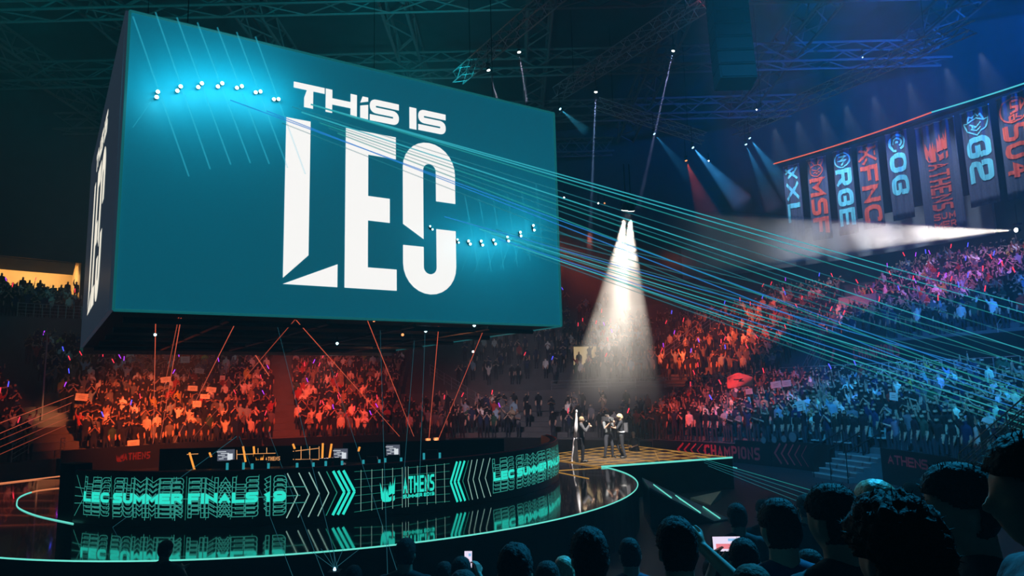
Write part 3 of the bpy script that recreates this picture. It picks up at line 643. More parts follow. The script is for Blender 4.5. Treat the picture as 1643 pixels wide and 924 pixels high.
for k, (px, py, c_) in enumerate(((378, 747, 0), (418, 748, 0), (490, 747, 0), (521, 745, 1), (536, 744, 0), (596, 742, 0), (631, 739, 0), (693, 731, 0))):
    p = at(px, py, 20.0 if k < 5 else 20.4); z0 = SZ + .02; t = thing('gaming_chair', ('dark gaming chair with teal side trim' if not c_ else 'dark gaming chair with red side trim') + f', {ORD[k]} from the left behind the LED wall', 'chair', (p.x, p.y, SZ), 0, 'gaming chairs in the pit')
    top = p.z + .16
    c = Vector((p.x, p.y, 0))
    MB().prism([(-.20, 0), (.20, 0), (.25, .25), (.22, .6), (.15, .82), (-.15, .82), (-.22, .6), (-.25, .25)], Vector((1, 0, 0)), UP, Vector((0, 1, 0)), c + Vector((0, .0, top - .82)), .1).build('backrest', M['satin'], t)
    for s in (-1, 1): MB().box(c + Vector((s * .225, -.015, top - .19)), (.06, .03, .22)).build('side_trim', M['chair_teal'] if not c_ else M['boardprint'], t)
    MB().box(c + Vector((0, .25, top - .82)), (.48, .5, .1)).build('seat', M['satin'], t)
    mb = MB(); mb.tube([c + Vector((0, .25, top - .86)), c + Vector((0, .25, z0 + .06))], .03, 6)
    for q in range(5): mb.tube([c + Vector((0, .25, z0 + .08)), c + Vector((.28 * math.cos(q * 1.257), .25 + .28 * math.sin(q * 1.257), z0 + .02))], .02, 5)
    mb.build('base', M['black'], t)
for k, (px, py, Y) in enumerate(((687, 708, 30), (700, 707, 30))):
    p = at(px, py, Y); t = thing('stage_lamp', ('left', 'right')[k] + ' one of two warm stage lamps standing behind the pit', 'lamp', (p.x, p.y, SZ))
    MB().box(p, (.22, .2, .26)).build('body', M['satin'], t); MB().ell(p + Vector((0, -.12, .02)), (.07, .05, .07), 10, 6).build('lens', M['lensred'], t, True); MB().tube([p, Vector((p.x, p.y, SZ))], .04, 6).build('stand', M['black'], t)
    l = bpy.data.lights.new('warm_lamp', 'POINT'); l.color = (1, .3, .1); l.energy = 30; l.shadow_soft_size = .1
    o = bpy.data.objects.new('warm_lamp', l); COL.objects.link(o); o.location = p + Vector((0, -.4, .1))
p = at(707, 729, 25.5); t = thing('pit_couch', 'low dark console with teal rounded ends at the right end of the pit', 'console', (p.x, p.y, SZ))
MB().box((p.x, p.y, SZ + .45), (1.6, .6, .9)).build('body', M['black'], t)
for s in (-1, 1): MB().tube([Vector((p.x + s * .5 + .28 * math.cos(a), p.y - .32, p.z + .12 * math.sin(a))) for a in [R(q) for q in range(-60, 100, 20)]], .02, 5).build('trim', M['chair_teal'], t)

# ------------------------------------------------------------------ boards along the front of the stands
def board(p0, p1, r, z0, z1, label, name='perimeter_board', txt=None, th=.5, width=None, cnr=None, tm='boardprint'):
    """curved board between two bearings (degrees)"""
    t = thing(name, label, 'board', pol(r, R((p0 + p1) / 2), z0))
    pn_ = ring_grid([(r, z0), (r, z1), (r + .1, z1), (r + .1, z0)], R(p0), R(p1), max(2, int(abs(p1 - p0) / 2))).build('panel', M['black'], t)
    if txt:
        for (s, a0, zb, h, wd, kind) in txt:
            fn = lambda x, y: pol(r - .012, R(a0) + x / r, zb + y)
            if kind == 'text': pl, w = text_polys(s, 1, .62 if wd > 0 else 1.05, .2, .11); k_ = abs(wd) / w; pl = fit(pl, 0, 0, k_, h)
            elif kind == 'crest': pl = fit(CREST, 0, 0, abs(wd), h)
            elif kind == 'chev':
                pl = []
                for q in range(5): pl += line_polys([(q * .42 + .38, h), (q * .42, h / 2), (q * .42 + .38, 0)], .10 - .016 * q)
            add_polys(MB(), pl, fn).build('lettering' if kind == 'text' else ('crest' if kind == 'crest' else 'arrows'), M[tm], pn_)
    return t
BR = 21.9
pa = lambda x, y=720: math.degrees(phi_of(onr(x, y, BR)))
board(pa(99), pa(420), BR, 0, 1.35, 'long dark board with a faint red crest below the left-hand crowd', txt=[('ATHENS', pa(199), .55, .42, 1.4, 'text'), ('', pa(187), .5, .55, .42, 'crest')], tm='boardfaint')
board(pa(424), pa(715), BR, 0, 1.3, 'plain dark board behind the amber tubes of the pit')
board(pa(721), pa(878), BR, 0, .95, 'grey-lit board reading FINALS behind the right end of the pit', txt=[('FINALS', pa(755), .36, .26, -2.0, 'text')])
board(pa(884), pa(1045), BR, 0, .85, 'dark board behind the three people on stage')
board(pa(1048), pa(1178), BR, 0, .95, 'dark board with faint red arrows behind the tip of the runway', txt=[('', pa(1088), .15, .7, 1, 'chev')])
board(pa(1180), pa(1236), BR, 0, 1.15, 'board with red CHAMPIONS lettering at the foot of the crowd, right of the runway', txt=[('CHAMPIONS', pa(1130), .22, .62, 3.6, 'text')])
board(pa(1238), pa(1336), BR, 0, 1.25, 'black board with red arrow heads left of the steps', txt=[('', pa(1243), .18, .95, 1, 'chev')])
board(pa(1412), pa(1580), BR, 0, 1.35, 'black board reading ATHENS right of the steps', txt=[('ATHENS', pa(1423), .78, .36, -2.4, 'text')])
ub = [math.degrees(phi_of(onr(x, 555, 32.2))) for x in (1322, 1420)]
board(ub[0], ub[1], 32.3, 4.0, 6.9, 'tall black board with dull red CHAMPIONS lettering on the upper tier front', txt=[('CHAMPIONS', ub[0] + 3.2, 5.3, .75, 2.9, 'text'), ('/', ub[0] + .4, 5.2, .8, .5, 'text')])
board(ub[1] + .3, 112, 32.6, 4.0, 6.2, 'long plain black board under the right-hand upper tier')
# steps with handrails in the gap between the two right-hand boards
t = thing('stair_flight', 'pale steps up into the right-hand crowd between two black boards', 'stairs', pol(20.5, R(pa(1374)), 0))
mb = MB()
for k in range(5):
    a0, a1 = R(pa(1342)), R(pa(1405)); r = 20.6 + k * .34
    o = ring_grid([(r, 0), (r, .2 + .18 * k), (r + .34, .2 + .18 * k), (r + .34, 0)], a0, a1, 4).build('step', M['concrete'], t)
    ring_grid([(r - .01, .16 + .18 * k), (r - .01, .205 + .18 * k), (r + .05, .205 + .18 * k), (r + .05, .16 + .18 * k)], a0, a1, 4).build('nosing', M['seat'], t)
for px in (1344, 1374, 1404):
    f = R(pa(px)); MB().tube([pol(20.6, f, 0), pol(20.6, f, 1.2), pol(22.2, f, 1.9), pol(22.2, f, .9)], .035, 6).build('handrail', M['black'], t)
# a few empty seats in the front rows there
k = 0
for row in range(3):
    for px in (1288, 1302, 1316, 1352, 1366, 1380, 1398):
        if (row + int(px)) % 3 == 0: continue
        f = phi_of(onr(px, 700, 23)); p = pol(LR0 + .45 + row * DR, f, lz('right', row)); k += 1
        t = thing('stadium_seat', f'empty pale plastic seat, {ORD[row]} row of the lower right stand, {ORD[(1288, 1302, 1316, 1352, 1366, 1380, 1398).index(px)]} place', 'seat', p, -f, 'empty seats by the steps')
        MB().box(p + Vector((0, 0, .42)), (.44, .42, .05), rot=Matrix.Rotation(-f, 3, 'Z')).build('seat', M['seat'], t)
        q = pol(LR0 + .68 + row * DR, f, lz('right', row) + .63); MB().box(q, (.44, .05, .40), rot=Matrix.Rotation(-f, 3, 'Z')).build('backrest', M['seat'], t)
        MB().box(p + Vector((0, 0, .2)), (.08, .3, .4), rot=Matrix.Rotation(-f, 3, 'Z')).build('leg', M['satin'], t)

# ------------------------------------------------------------------ railings
def railing(pts, label, h=1.0, bars=3, step=1.4, rad=.028, m='steel', name='railing', seg=None):
    pts = [Vector(p) for p in pts]; t = thing(name, label, 'railing', pts[0])
    for k in range(bars): MB().tube([p + Vector((0, 0, h * (1 - k / bars))) for p in pts], rad if k == 0 else rad * .7, 5).build('top_rail' if k == 0 else 'rail', M[m], t)
    for a, b in zip(pts, pts[1:]):
        n_ = max(1, int((b - a).length / step))
        for q in range(n_): p = a.lerp(b, q / n_); MB().tube([p, p + Vector((0, 0, h))], rad, 5).build('post', M[m], t)
    MB().tube([pts[-1], pts[-1] + Vector((0, 0, h))], rad, 5).build('post', M[m], t)
def arc(x0, x1, r, z, yy=600, n_=8):
    f0, f1 = phi_of(onr(x0, yy, r)), phi_of(onr(x1, yy, r)); return [pol(r, f0 + (f1 - f0) * i / n_, z) for i in range(n_ + 1)]
railing(arc(884, 1262, 30.0, 3.85), 'long pale railing along the walkway behind the stage, lit reddish', .72, 3)
railing(arc(1252, 1470, 31.25, 4.0), 'railing along the top of the lower right crowd', .95, 3)
railing(arc(1475, 1640, 31.25, 4.0), 'blue-lit railing at the right end of the lower crowd', .95, 3)
railing(arc(28, 131, 38.7, 10.2, 500), 'railing on the balcony below the bright concourse room', 1.0, 4)
def stair_rail(pts, label, bars=3): railing([tier_hit(x, y, .0) + Vector((0, 0, .1)) for x, y in pts], label, 1.0, bars, 1.6)
for (x0, y0), (x1, y1), lab in (((1286, 590), (1345, 478), 'outer handrail of the red-lit stair up the right-hand tier'), ((1303, 592), (1362, 490), 'inner handrail of the red-lit stair up the right-hand tier'), ((1348, 560), (1400, 470), 'handrail on the right side of the red-lit stair block'),
        ((1066, 558), (1152, 498), 'handrail of the stair left of the orange-lit upper crowd'), ((690, 585), (806, 655), 'faint sloping handrail in the haze right of the left-hand crowd'), ((1600, 520), (1650, 440), 'blue-lit handrail climbing beside the right-hand upper crowd')):
    P0, P1 = onr(x0, y0, 33 if x0 > 900 else 29), onr(x1, y1, 40 if x0 > 900 else 24)
    if x0 == 690: P0, P1 = onr(x0, y0, 33), onr(x1, y1, 25)
    railing([P0 + Vector((0, 0, -.9)), P1 + Vector((0, 0, -.9))], lab, .9, 3, 1.2)
P0, P1 = onr(1345, 478, 40), onr(1408, 470, 41)
railing([P0 + Vector((0, 0, -.9)), P1 + Vector((0, 0, -.9))], 'level railing across the top of the red-lit stair block', .9, 3)
# stair block with an opening, red-lit
q0, q1, q2, q3 = onr(1345, 478, 36.2), onr(1405, 470, 36.2), onr(1405, 538, 36.2), onr(1345, 545, 36.2)
t = thing('stair_block', 'pale concrete stair block with three small round lamps, lit red, in the right-hand tier', 'stair block', (q2 + q3) / 2)
dd = Vector((q0 - BC).to_2d().normalized().to_3d()) * 2.5
mb = MB(); b_ = [q0, q1, q2 + Vector((0, 0, -2)), q3 + Vector((0, 0, -2))]; mb.add(b_ + [v + dd for v in b_], [(0, 1, 2, 3), (4, 7, 6, 5), (0, 4, 5, 1), (1, 5, 6, 2), (2, 6, 7, 3), (3, 7, 4, 0)]); mb.build('body', M['wallgrey'], t)
for k in range(3): q = onr(1354 + 8 * k, 500 - k, 36.0); MB().ell(q, (.16, .16, .16), 10, 6).build('lamp', M['satin'], t, True)
# close rails at the right-hand frame edge
for k, (a, b) in enumerate((((1538, 728), (1660, 622)), ((1548, 740), (1665, 640)))):
    railing([at(a[0], a[1], 17) + Vector((0, 0, -.9)), at(b[0], b[1], 13.5) + Vector((0, 0, -.9))], ('upper', 'lower')[k] + ' blue-lit stair railing rising at the right edge of the lower crowd', .9, 5, 1.0, .016)
# the left-hand stair
railing([onr(20, 716, 22.6) + Vector((0, 0, -.9)), onr(47, 700, 22.6) + Vector((0, 0, -.9))], 'red-lit railing at the foot of the left-hand aisle', .95, 4)
railing([onr(98, 705, 22.6) + Vector((0, 0, -.9)), onr(104, 704, 23) + Vector((0, 0, -.9))], 'short railing end beside the left-hand crowd', .95, 4)
p = onr(75, 580, 27); t = thing('sign_pole', 'tall thin pale pole standing in the left-hand aisle', 'pole', p)
a, b = onr(76, 535, 27), onr(74, 640, 27); MB().tube([a, (a.x, a.y, surface('left', 27))], .05, 6).build('pole', M['steel'], t); MB().box(a, (.4, .1, .12)).build('cap', M['seat'], t)

# beige panel in the haze
q = [onr(x, y, 35.5) for x, y in ((921, 555), (957, 554), (956, 573), (945, 575), (945, 586), (921, 587))]
t = thing('wall_panel', 'pale yellowish stepped panel shining through the haze behind the stage', 'panel', sum(q, Vector()) / 6)
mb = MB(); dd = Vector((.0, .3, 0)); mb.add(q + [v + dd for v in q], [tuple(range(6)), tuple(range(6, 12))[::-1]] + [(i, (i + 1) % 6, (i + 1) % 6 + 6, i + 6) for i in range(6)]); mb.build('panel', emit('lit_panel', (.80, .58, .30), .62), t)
mb = MB(); mb.tube([q[0], q[1]], .08, 4).tube([q[4], q[5]], .08, 4).build('frame', M['steel'], t); MB().tube([q[5], (q[5].x, q[5].y, 5)], .1, 5).tube([q[4], (q[4].x, q[4].y, 5)], .1, 5).build('leg', M['steel'], t)

# ------------------------------------------------------------------ team banners
BAN_R = 44.0
BANS = [('KXL', (1256, 268), (1282, 263), 388, 'cyan'), ('MSF', (1293, 258), (1324, 250), 384, 'red'), ('RGE', (1335, 244), (1365, 238), 376, 'cyan'), ('FNC', (1374, 237), (1408, 227), 366, 'red'), ('OG', (1420, 217), (1454, 208), 352, 'cyan'), ('ATHENS', (1468, 206), (1531, 188), 374, 'red'), ('G2', (1540, 182), (1587, 169), 330, 'cyan'), ('SO4', (1597, 160), (1650, 142), 318, 'red')]
def emblem(kind):
    P = []
    L = lambda *a, **k: P.extend(line_polys(*a, **k))
    if kind == 'KXL': L([(.05, .55), (.75, .95)], .13); L([(.25, .2), (.95, .9)], .15); L([(.05, .9), (.5, .5), (.9, .1)], .15)
    elif kind == 'MSF':
        L(circle_pts(.5, .38, .36, .36), .06); L([(.2, .62), (.08, .98), (.30, .95), (.40, .70)], .06); L([(.8, .62), (.92, .98), (.70, .95), (.60, .70)], .06)
        L([(.25, .48), (.5, .36), (.75, .48)], .05); L([(.3, .22), (.4, .28), (.5, .2), (.6, .28), (.7, .22)], .05)
    elif kind == 'RGE': L(circle_pts(.5, .5, .44, .46), .08); L([(.3, .75), (.72, .7), (.35, .48), (.68, .45), (.4, .18)], .11)
    elif kind == 'FNC': L([(.02, .25), (.35, .55), (.65, .9), (.98, .92)], .13); L([(.05, .85), (.3, .8), (.5, .55), (.95, .15)], .13); L([(.5, .98), (.5, .88)], .12); L([(.2, .05), (.45, .35)], .12); L([(.85, .72), (.85, .45)], .10)
    elif kind == 'OG': L(circle_pts(.52, .52, .40, .40, -70, 190), .13); L(circle_pts(.52, .52, .22, .22, -60, 200), .10); L([(.10, .45), (.30, .10), (.50, .05)], .12); L([(.45, .52), (.60, .52)], .12)
    elif kind == 'ATHENS': P += CREST
    elif kind == 'G2': L([(.02, .62), (.2, .58), (.5, .75), (.8, .58), (.98, .62), (.86, .25), (.5, 0), (.14, .25), (.02, .62)], .05); L([(.2, .6), (.28, .85), (.38, .78), (.5, .95), (.62, .78), (.72, .85), (.8, .6)], .05); L([(.28, .5), (.5, .36), (.72, .5)], .05); L([(.3, .3), (.5, .2), (.7, .3)], .05); L([(.36, .44), (.36, .34), (.46, .34)], .04)
    elif kind == 'SO4':
        L(circle_pts(.5, .5, .47, .47), .06); L([(.68, .82), (.42, .84), (.42, .62), (.64, .58), (.62, .42), (.36, .40)], .09); L([(.74, .88), (.74, .5), (.92, .7)], .08); L([(.34, .3), (.5, .3), (.5, .12), (.34, .12), (.34, .3)], .06); L([(.62, .32), (.58, .18), (.74, .18)], .06)
    return P
for k, (nm, a, b, yb, colr) in enumerate(BANS):
    pa_, pb_ = onr(a[0], a[1], BAN_R), onr(b[0], b[1], BAN_R); f0, f1 = phi_of(pa_), phi_of(pb_); zt = (pa_.z + pb_.z) / 2; zb = onr((a[0] + b[0]) / 2 + 12, yb, BAN_R).z
    Wb = (f1 - f0) * BAN_R; Hb = zt - zb
    fm = (f0 + f1) / 2; t = thing('team_banner', f'tall dark blue hanging banner with {"cyan" if colr == "cyan" else "red"} sideways letters {nm} under {"a spiky crest" if nm == "ATHENS" else "its emblem"}', 'banner', pol(BAN_R, fm, zb), 0, 'team banners above the right-hand tier')
    bn = lambda u, v, d=0.0, f0=f0, zt=zt, Wb=Wb, Hb=Hb, k=k: pol(BAN_R - d + .07 * math.sin(u * Wb * 9 + k) * (1 - .3 * v) + .03 * math.sin(u * Wb * 23 + 2 * v + k), f0 + u * Wb / BAN_R, zt - v * Hb)
    nu, nv = 40, 12; mb = MB(); vs = [bn(i / nu, j / nv) for j in range(nv + 1) for i in range(nu + 1)]
    mb.add(vs, [(j * (nu + 1) + i, j * (nu + 1) + i + 1, (j + 1) * (nu + 1) + i + 1, (j + 1) * (nu + 1) + i) for j in range(nv) for i in range(nu)])
    cl_ = o = mb.build('cloth', M['bannercloth'], t, True); sm = o.modifiers.new('thickness', 'SOLIDIFY'); sm.thickness = .02; sm.offset = -1
    MB().tube([bn(i / 8, 0) for i in range(9)], .05, 6).build('top_bar', M['steel'], t)
    for u in (.15, .85): p = bn(u, 0); MB().tube([p, (p.x, p.y, 22.6)], .015, 4).build('hanger', M['black'], t)
    pm = M['print_cyan'] if colr == 'cyan' else M['print_red']
    # print: the letters read downwards, so a letter's height runs across the banner
    spot('banner_fill', pol(41.2, fm, 24.6), pol(BAN_R, fm, zb + .35 * Hb), (.62, .78, 1.0), 2600, 46, .8, .15)  # added unseen spot to brighten this banner
    e0, e1 = (.03, .03 + .86 * Wb / Hb) if nm not in ('KXL', 'OG', 'ATHENS') else ((.02, .02 + .9 * Wb / Hb) if nm != 'ATHENS' else (.05, .36))
    txt = {'KXL': 'XL', 'OG': 'OG', 'ATHENS': 'ATHENS'}.get(nm, nm)
    end = {'KXL': .74, 'MSF': .93, 'RGE': .90, 'FNC': .93, 'OG': .72, 'ATHENS': .80, 'G2': .76, 'SO4': .80}[nm]
    pl, w = text_polys(txt, 1, .66 if nm == 'ATHENS' else .85, .17 if nm == 'ATHENS' else .22, .13); mb = MB(); Lx = end - e1 - .01
    def sub(poly, step=.05):
        q = [Vector(p) for p in poly]
        if len(q) != 4: return [poly]
        nx = max(1, min(30, int(max((q[1] - q[0]).length, (q[2] - q[3]).length) / step + .99))); ny = max(1, min(30, int(max((q[3] - q[0]).length, (q[2] - q[1]).length) / step + .99)))
        g = lambda a, b: tuple(q[0].lerp(q[1], a).lerp(q[3].lerp(q[2], a), b))
        return [[g(i / nx, j / ny), g((i + 1) / nx, j / ny), g((i + 1) / nx, (j + 1) / ny), g(i / nx, (j + 1) / ny)] for i in range(nx) for j in range(ny)]
    for p in pl:
        for q in sub(p, .055 / (.8 * Wb)): mb.add([bn((.10 + .80 * y) if nm != 'ATHENS' else (.24 + .52 * y), e1 + .01 + x / w * Lx, .05) for x, y in q], [tuple(range(len(q)))])
    mb.build('lettering', pm, cl_)
    mb = MB()
    for p in emblem(nm):
        for q in (sub(p) if len(p) == 4 else [p]): mb.add([bn((.06 + .88 * x) if nm != 'ATHENS' else (.16 + .66 * x), e0 + (1 - y) * (e1 - e0) * .98, .055) for x, y in q], [tuple(range(len(q)))])
    mb.build('emblem', pm, cl_)
    if nm == 'ATHENS':
        for s_, v0 in (('SUM', .825), ('MER', .90)):
            pl, w = text_polys(s_, 1, 1.0, .24, .14); mb = MB()
            for p in pl:
                for q in sub(p, .06): mb.add([bn(.24 + .54 * x / w, v0 + (1 - y) * .06, .05) for x, y in q], [tuple(range(len(q)))])
            mb.build('lettering', pm, cl_)
a, b, c_ = onr(1241, 263, BAN_R - .3), onr(1495, 180, BAN_R - .3), onr(1660, 128, BAN_R - .3)
t = thing('light_strip', 'long thin glowing strip above the banners, red on the left and cyan on the right', 'light strip', b)
fa, fb, fc = phi_of(a), phi_of(b), phi_of(c_)
MB().tube([pol(BAN_R - .3, fa + (fb - fa) * i / 10, a.z + (b.z - a.z) * i / 10) for i in range(11)], .05, 6).build('red_strip', M['stripred'], t)
MB().tube([pol(BAN_R - .3, fb + (fc - fb) * i / 10, b.z + (c_.z - b.z) * i / 10) for i in range(11)], .05, 6).build('cyan_strip', M['stripcyan'], t)
MB().tube([pol(BAN_R, fa + (fc - fa) * i / 14, a.z + (c_.z - a.z) * i / 14 + .1) for i in range(15)], .14, 6).build('carrier', M['black'], t)

# ------------------------------------------------------------------ people: tapered limbs fused into one continuous skin
def cone_caps(mb, p0, r0, p1, r1, sy=1.0, n=10):
    p0, p1 = Vector(p0), Vector(p1); d = p1 - p0; L = d.length or 1e-4; u = d / L
    x = u.cross(Vector((0, 1, 0)) if abs(u.y) < .9 else Vector((1, 0, 0))).normalized(); y = u.cross(x).normalized()
    rows = []
    for a in (-80, -45): rows.append((r0 * math.sin(R(a)), r0 * math.cos(R(a)), 0))
    rows += [(0, r0, 0), (L / 2, (r0 + r1) / 2, 0), (L, r1, 0)]
    for a in (45, 80): rows.append((L + r1 * math.sin(R(a)), r1 * math.cos(R(a)), 0))
    vs = []
    for h, rr, _ in rows:
        for k in range(n):
            v = p0 + u * h + (x * math.cos(k / n * 6.28318) + y * math.sin(k / n * 6.28318)) * rr
            ax = p0 + u * min(max(h, 0), L); v.y = ax.y + (v.y - ax.y) * sy; vs.append(v)
    m = len(rows); fs = [(j * n + k, j * n + (k + 1) % n, (j + 1) * n + (k + 1) % n, (j + 1) * n + k) for j in range(m - 1) for k in range(n)]
    mb.add(vs, fs + [tuple(range(n))[::-1], tuple((m - 1) * n + k for k in range(n))])
def head_pt(d, grow=0.0):
    """surface of a head about its own centre, facing +y; d is a unit direction"""
    x, y, z = d
    rx, ry, rz = .074, .094, .116
    k = (abs(x / rx) ** 2.4 + abs(y / ry) ** 2.4 + abs(z / rz) ** 2.4) ** (-1 / 2.4); p = Vector((x * k, y * k, z * k))
    if p.z < -.02: f = min(1, (-.02 - p.z) / .09); p.x *= 1 - .32 * f; p.y *= 1 - (.10 if p.y > 0 else .42) * f
    if y > 0:
        g = lambda cx, cz, sx, sz: math.exp(-((p.x - cx) / sx) ** 2 - ((p.z - cz) / sz) ** 2)
        p.y += .026 * g(0, -.028, .013, .020) + .012 * g(0, -.005, .010, .022) + .007 * g(0, .030, .05, .012) - .010 * (g(.032, .008, .016, .011) + g(-.032, .008, .016, .011))
        p.y += .009 * g(0, -.061, .022, .006) + .008 * g(0, -.073, .020, .006) - .004 * g(0, -.067, .02, .003) + .013 * g(0, -.096, .022, .014)
    return p * (1 + grow / .09)
def head_grid(c, mb, grow=0.0, keep=None, nu=28, nv=20, wob=None, rot=None):
    idx = {}; vs = []; fs = []
    def vert(i, j):
        key = (i % nu, j)
        if key not in idx:
            th = math.pi * j / nv; ph = 2 * math.pi * (i % nu) / nu; d = (math.sin(th) * math.cos(ph), math.sin(th) * math.sin(ph), math.cos(th))
            p = head_pt(d, grow)
            if wob: p = p * (1 + wob(d, p))
            if rot is not None: p = rot @ p
            idx[key] = len(vs); vs.append(Vector(c) + p)
        return idx[key]
    for j in range(nv):
        for i in range(nu):
            if keep:
                th = math.pi * (j + .5) / nv; ph = 2 * math.pi * (i + .5) / nu
                if not keep(Vector((math.sin(th) * math.cos(ph), math.sin(th) * math.sin(ph), math.cos(th)))): continue
            fs.append((vert(i, j), vert(i, j + 1), vert(i + 1, j + 1), vert(i + 1, j)))
    mb.add(vs, fs)
def hand_caps(mb, w, d, up, curl=.4, grip=None):
    """palm, four unequal bent fingers and a thumb; w wrist, d pointing direction, up the back of the hand"""
    w, d = Vector(w), Vector(d).normalized(); up = Vector(up); up = (up - d * up.dot(d)).normalized(); s = d.cross(up)
    pc = w + d * .085
    for o in (-.026, -.009, .009, .026): cone_caps(mb, w + s * o * .6 + d * .01, .017, pc + s * o, .0135, 1, 8)
    for o, L in ((-.030, .058), (-.0105, .078), (.0105, .084), (.030, .074)):
        a = pc + s * o; dd = (d - up * curl).normalized(); b = a + dd * L * .52; d2 = (d - up * curl * 2.6).normalized(); c = b + d2 * L * .48
        cone_caps(mb, a, .0105, b, .0092, 1, 8); cone_caps(mb, b, .0092, c, .0076, 1, 8)
    a = w + s * .028 + d * .03; b = a + (s * .75 + d * .6 - up * .25).normalized() * .042; c = b + (s * .15 + d - up * .35).normalized() * .034
    cone_caps(mb, a, .014, b, .011, 1, 8); cone_caps(mb, b, .011, c, .009, 1, 8)
REST = dict(hipL=(-.09, 0, .92), kneeL=(-.10, .02, .50), ankL=(-.10, -.01, .09), hipR=(.09, 0, .92), kneeR=(.10, .02, .50), ankR=(.10, -.01, .09),
            shL=(-.175, 0, 1.41), elL=(-.225, -.02, 1.13), wrL=(-.23, .06, .88), shR=(.175, 0, 1.41), elR=(.225, -.02, 1.13), wrR=(.23, .06, .88), chest=(0, 0, 1.33), pel=(0, 0, .97), neck=(0, -.005, 1.50), head=(0, .015, 1.63))
def pose(**k): d = dict(REST); d.update(k); return d
def body_bits(P, hands=(), fat=0.0, what='all', head=True, yaw=0):
    """list of tapered pieces; what picks skin, shirt or trousers"""
    mb = MB(); e = fat
    torso = lambda g: (cone_caps(mb, P['pel'], .135 + g, P['chest'], .155 + g, .68, 14), cone_caps(mb, Vector(P['shL']) + Vector((.045, 0, -.02)), .072 + g, Vector(P['shR']) + Vector((-.045, 0, -.02)), .072 + g, .95, 12), cone_caps(mb, P['chest'], .145 + g, Vector(P['neck']) + Vector((0, 0, -.07)), .075 + g, .75, 12), [cone_caps(mb, Vector(P['sh' + q]) * .72 + Vector(P['neck']) * .28 + Vector((0, 0, -.01)), .050 + g, Vector(P['neck']) + Vector((0, -.015, -.025)), .050 + g, 1, 10) for q in 'LR'])
    arm = lambda s, g, full: (cone_caps(mb, P['sh' + s], .058 + g, P['el' + s], .042 + g, 1, 10), full and cone_caps(mb, P['el' + s], .041 + g, P['wr' + s], .026 + g, 1, 10))
    legs = lambda g: [(cone_caps(mb, P['hip' + s], .088 + g, P['knee' + s], .055 + g, 1, 12), cone_caps(mb, P['knee' + s], .055 + g, P['ank' + s], .036 + g, 1, 12)) for s in 'LR']
    if what in ('all',):
        torso(e); legs(e)
        for s in 'LR':
            arm(s, e, True); w = Vector(P['wr' + s]); d = (w - Vector(P['el' + s])).normalized()
            if s in hands: hand_caps(mb, w, P.get('hd' + s, d), P.get('hu' + s, (0, -1, .3)), P.get('curl', .35))
            else: cone_caps(mb, w, .026, w + d * .10, .030, .7, 8); cone_caps(mb, w + d * .1, .028, w + d * .16, .018, .7, 8)
            a = Vector(P['ank' + s]); f = P.get('toe' + s, (.02 if s == 'R' else -.02, .17, -.045)); cone_caps(mb, a + Vector((0, -.03, -.045)), .038, a + Vector(f), .032, 1, 8)
        cone_caps(mb, Vector(P['neck']) + Vector((0, -.01, -.06)), .066, Vector(P['head']) + Vector((0, -.02, -.05)), .060, 1, 12)
    if what == 'shirt': torso(e); [arm(s, e, False) for s in 'LR']
    if what == 'jacket': torso(e); [arm(s, e, True) for s in 'LR']; cone_caps(mb, Vector(P['pel']) + Vector((0, 0, -.10)), .155 + e, P['pel'], .14 + e, .72, 14)
    if what == 'trousers': legs(e); cone_caps(mb, Vector(P['pel']) + Vector((-.04, 0, -.06)), .12 + e, Vector(P['pel']) + Vector((.04, 0, -.06)), .12 + e, .85, 12)
    if what == 'shoes':
        for s in 'LR': a = Vector(P['ank' + s]); f = P.get('toe' + s, (.02 if s == 'R' else -.02, .17, -.045)); cone_caps(mb, a + Vector((0, -.035, -.042)), .046, a + Vector(f), .040, 1, 8); cone_caps(mb, a, .046, a + Vector((0, -.02, -.03)), .048, 1, 8)
    return mb
def fuse(mb, name, voxel, smooth=2, decimate=None, cut=None):
    """one continuous surface from overlapping pieces"""
    me = bpy.data.meshes.new(name); me.from_pydata(mb.v, [], mb.f)
    o = bpy.data.objects.new(name, me); COL.objects.link(o)
    rm = o.modifiers.new('r', 'REMESH'); rm.mode = 'VOXEL'; rm.voxel_size = voxel; rm.use_smooth_shade = True
    if smooth: sm = o.modifiers.new('s', 'SMOOTH'); sm.factor = .5; sm.iterations = smooth
    if decimate: dc = o.modifiers.new('d', 'DECIMATE'); dc.ratio = decimate
    res = evaluated(o); res.name = name
    bpy.data.objects.remove(o); bpy.data.meshes.remove(me)
    return res
def ears(mb, c, rot):
    for s in (-1, 1): mb.ell(Vector(c) + rot @ Vector((s * .076, -.008, -.012)), (.010, .019, .031), 8, 6, rot=rot @ Matrix.Rotation(s * .35, 3, 'Z'))
def person_meshes(P, hands=(), voxel=.012, shirt='shirt', fat=0.0, hyaw=0, hpitch=0, legs=True, shoe=True):
    rot = Matrix.Rotation(hyaw, 3, 'Z') @ Matrix.Rotation(hpitch, 3, 'X')
    mb = body_bits(P, hands, fat); head_grid(P['head'], mb, 0, None, 32, 26, None, rot); ears(mb, P['head'], rot)
    out = {'body': fuse(mb, 'person', voxel if not hands else min(voxel, .0065), 2)}
    out['shirt'] = fuse(body_bits(P, (), fat + (.012 if shirt == 'shirt' else .018), shirt), 'shirt', max(.012, voxel), 3)
    if legs: out['trousers'] = fuse(body_bits(P, (), fat + .014, 'trousers'), 'trousers', .016, 2)
    if legs and shoe: out['shoes'] = fuse(body_bits(P, (), 0, 'shoes'), 'shoes', .014, 1)
    return out
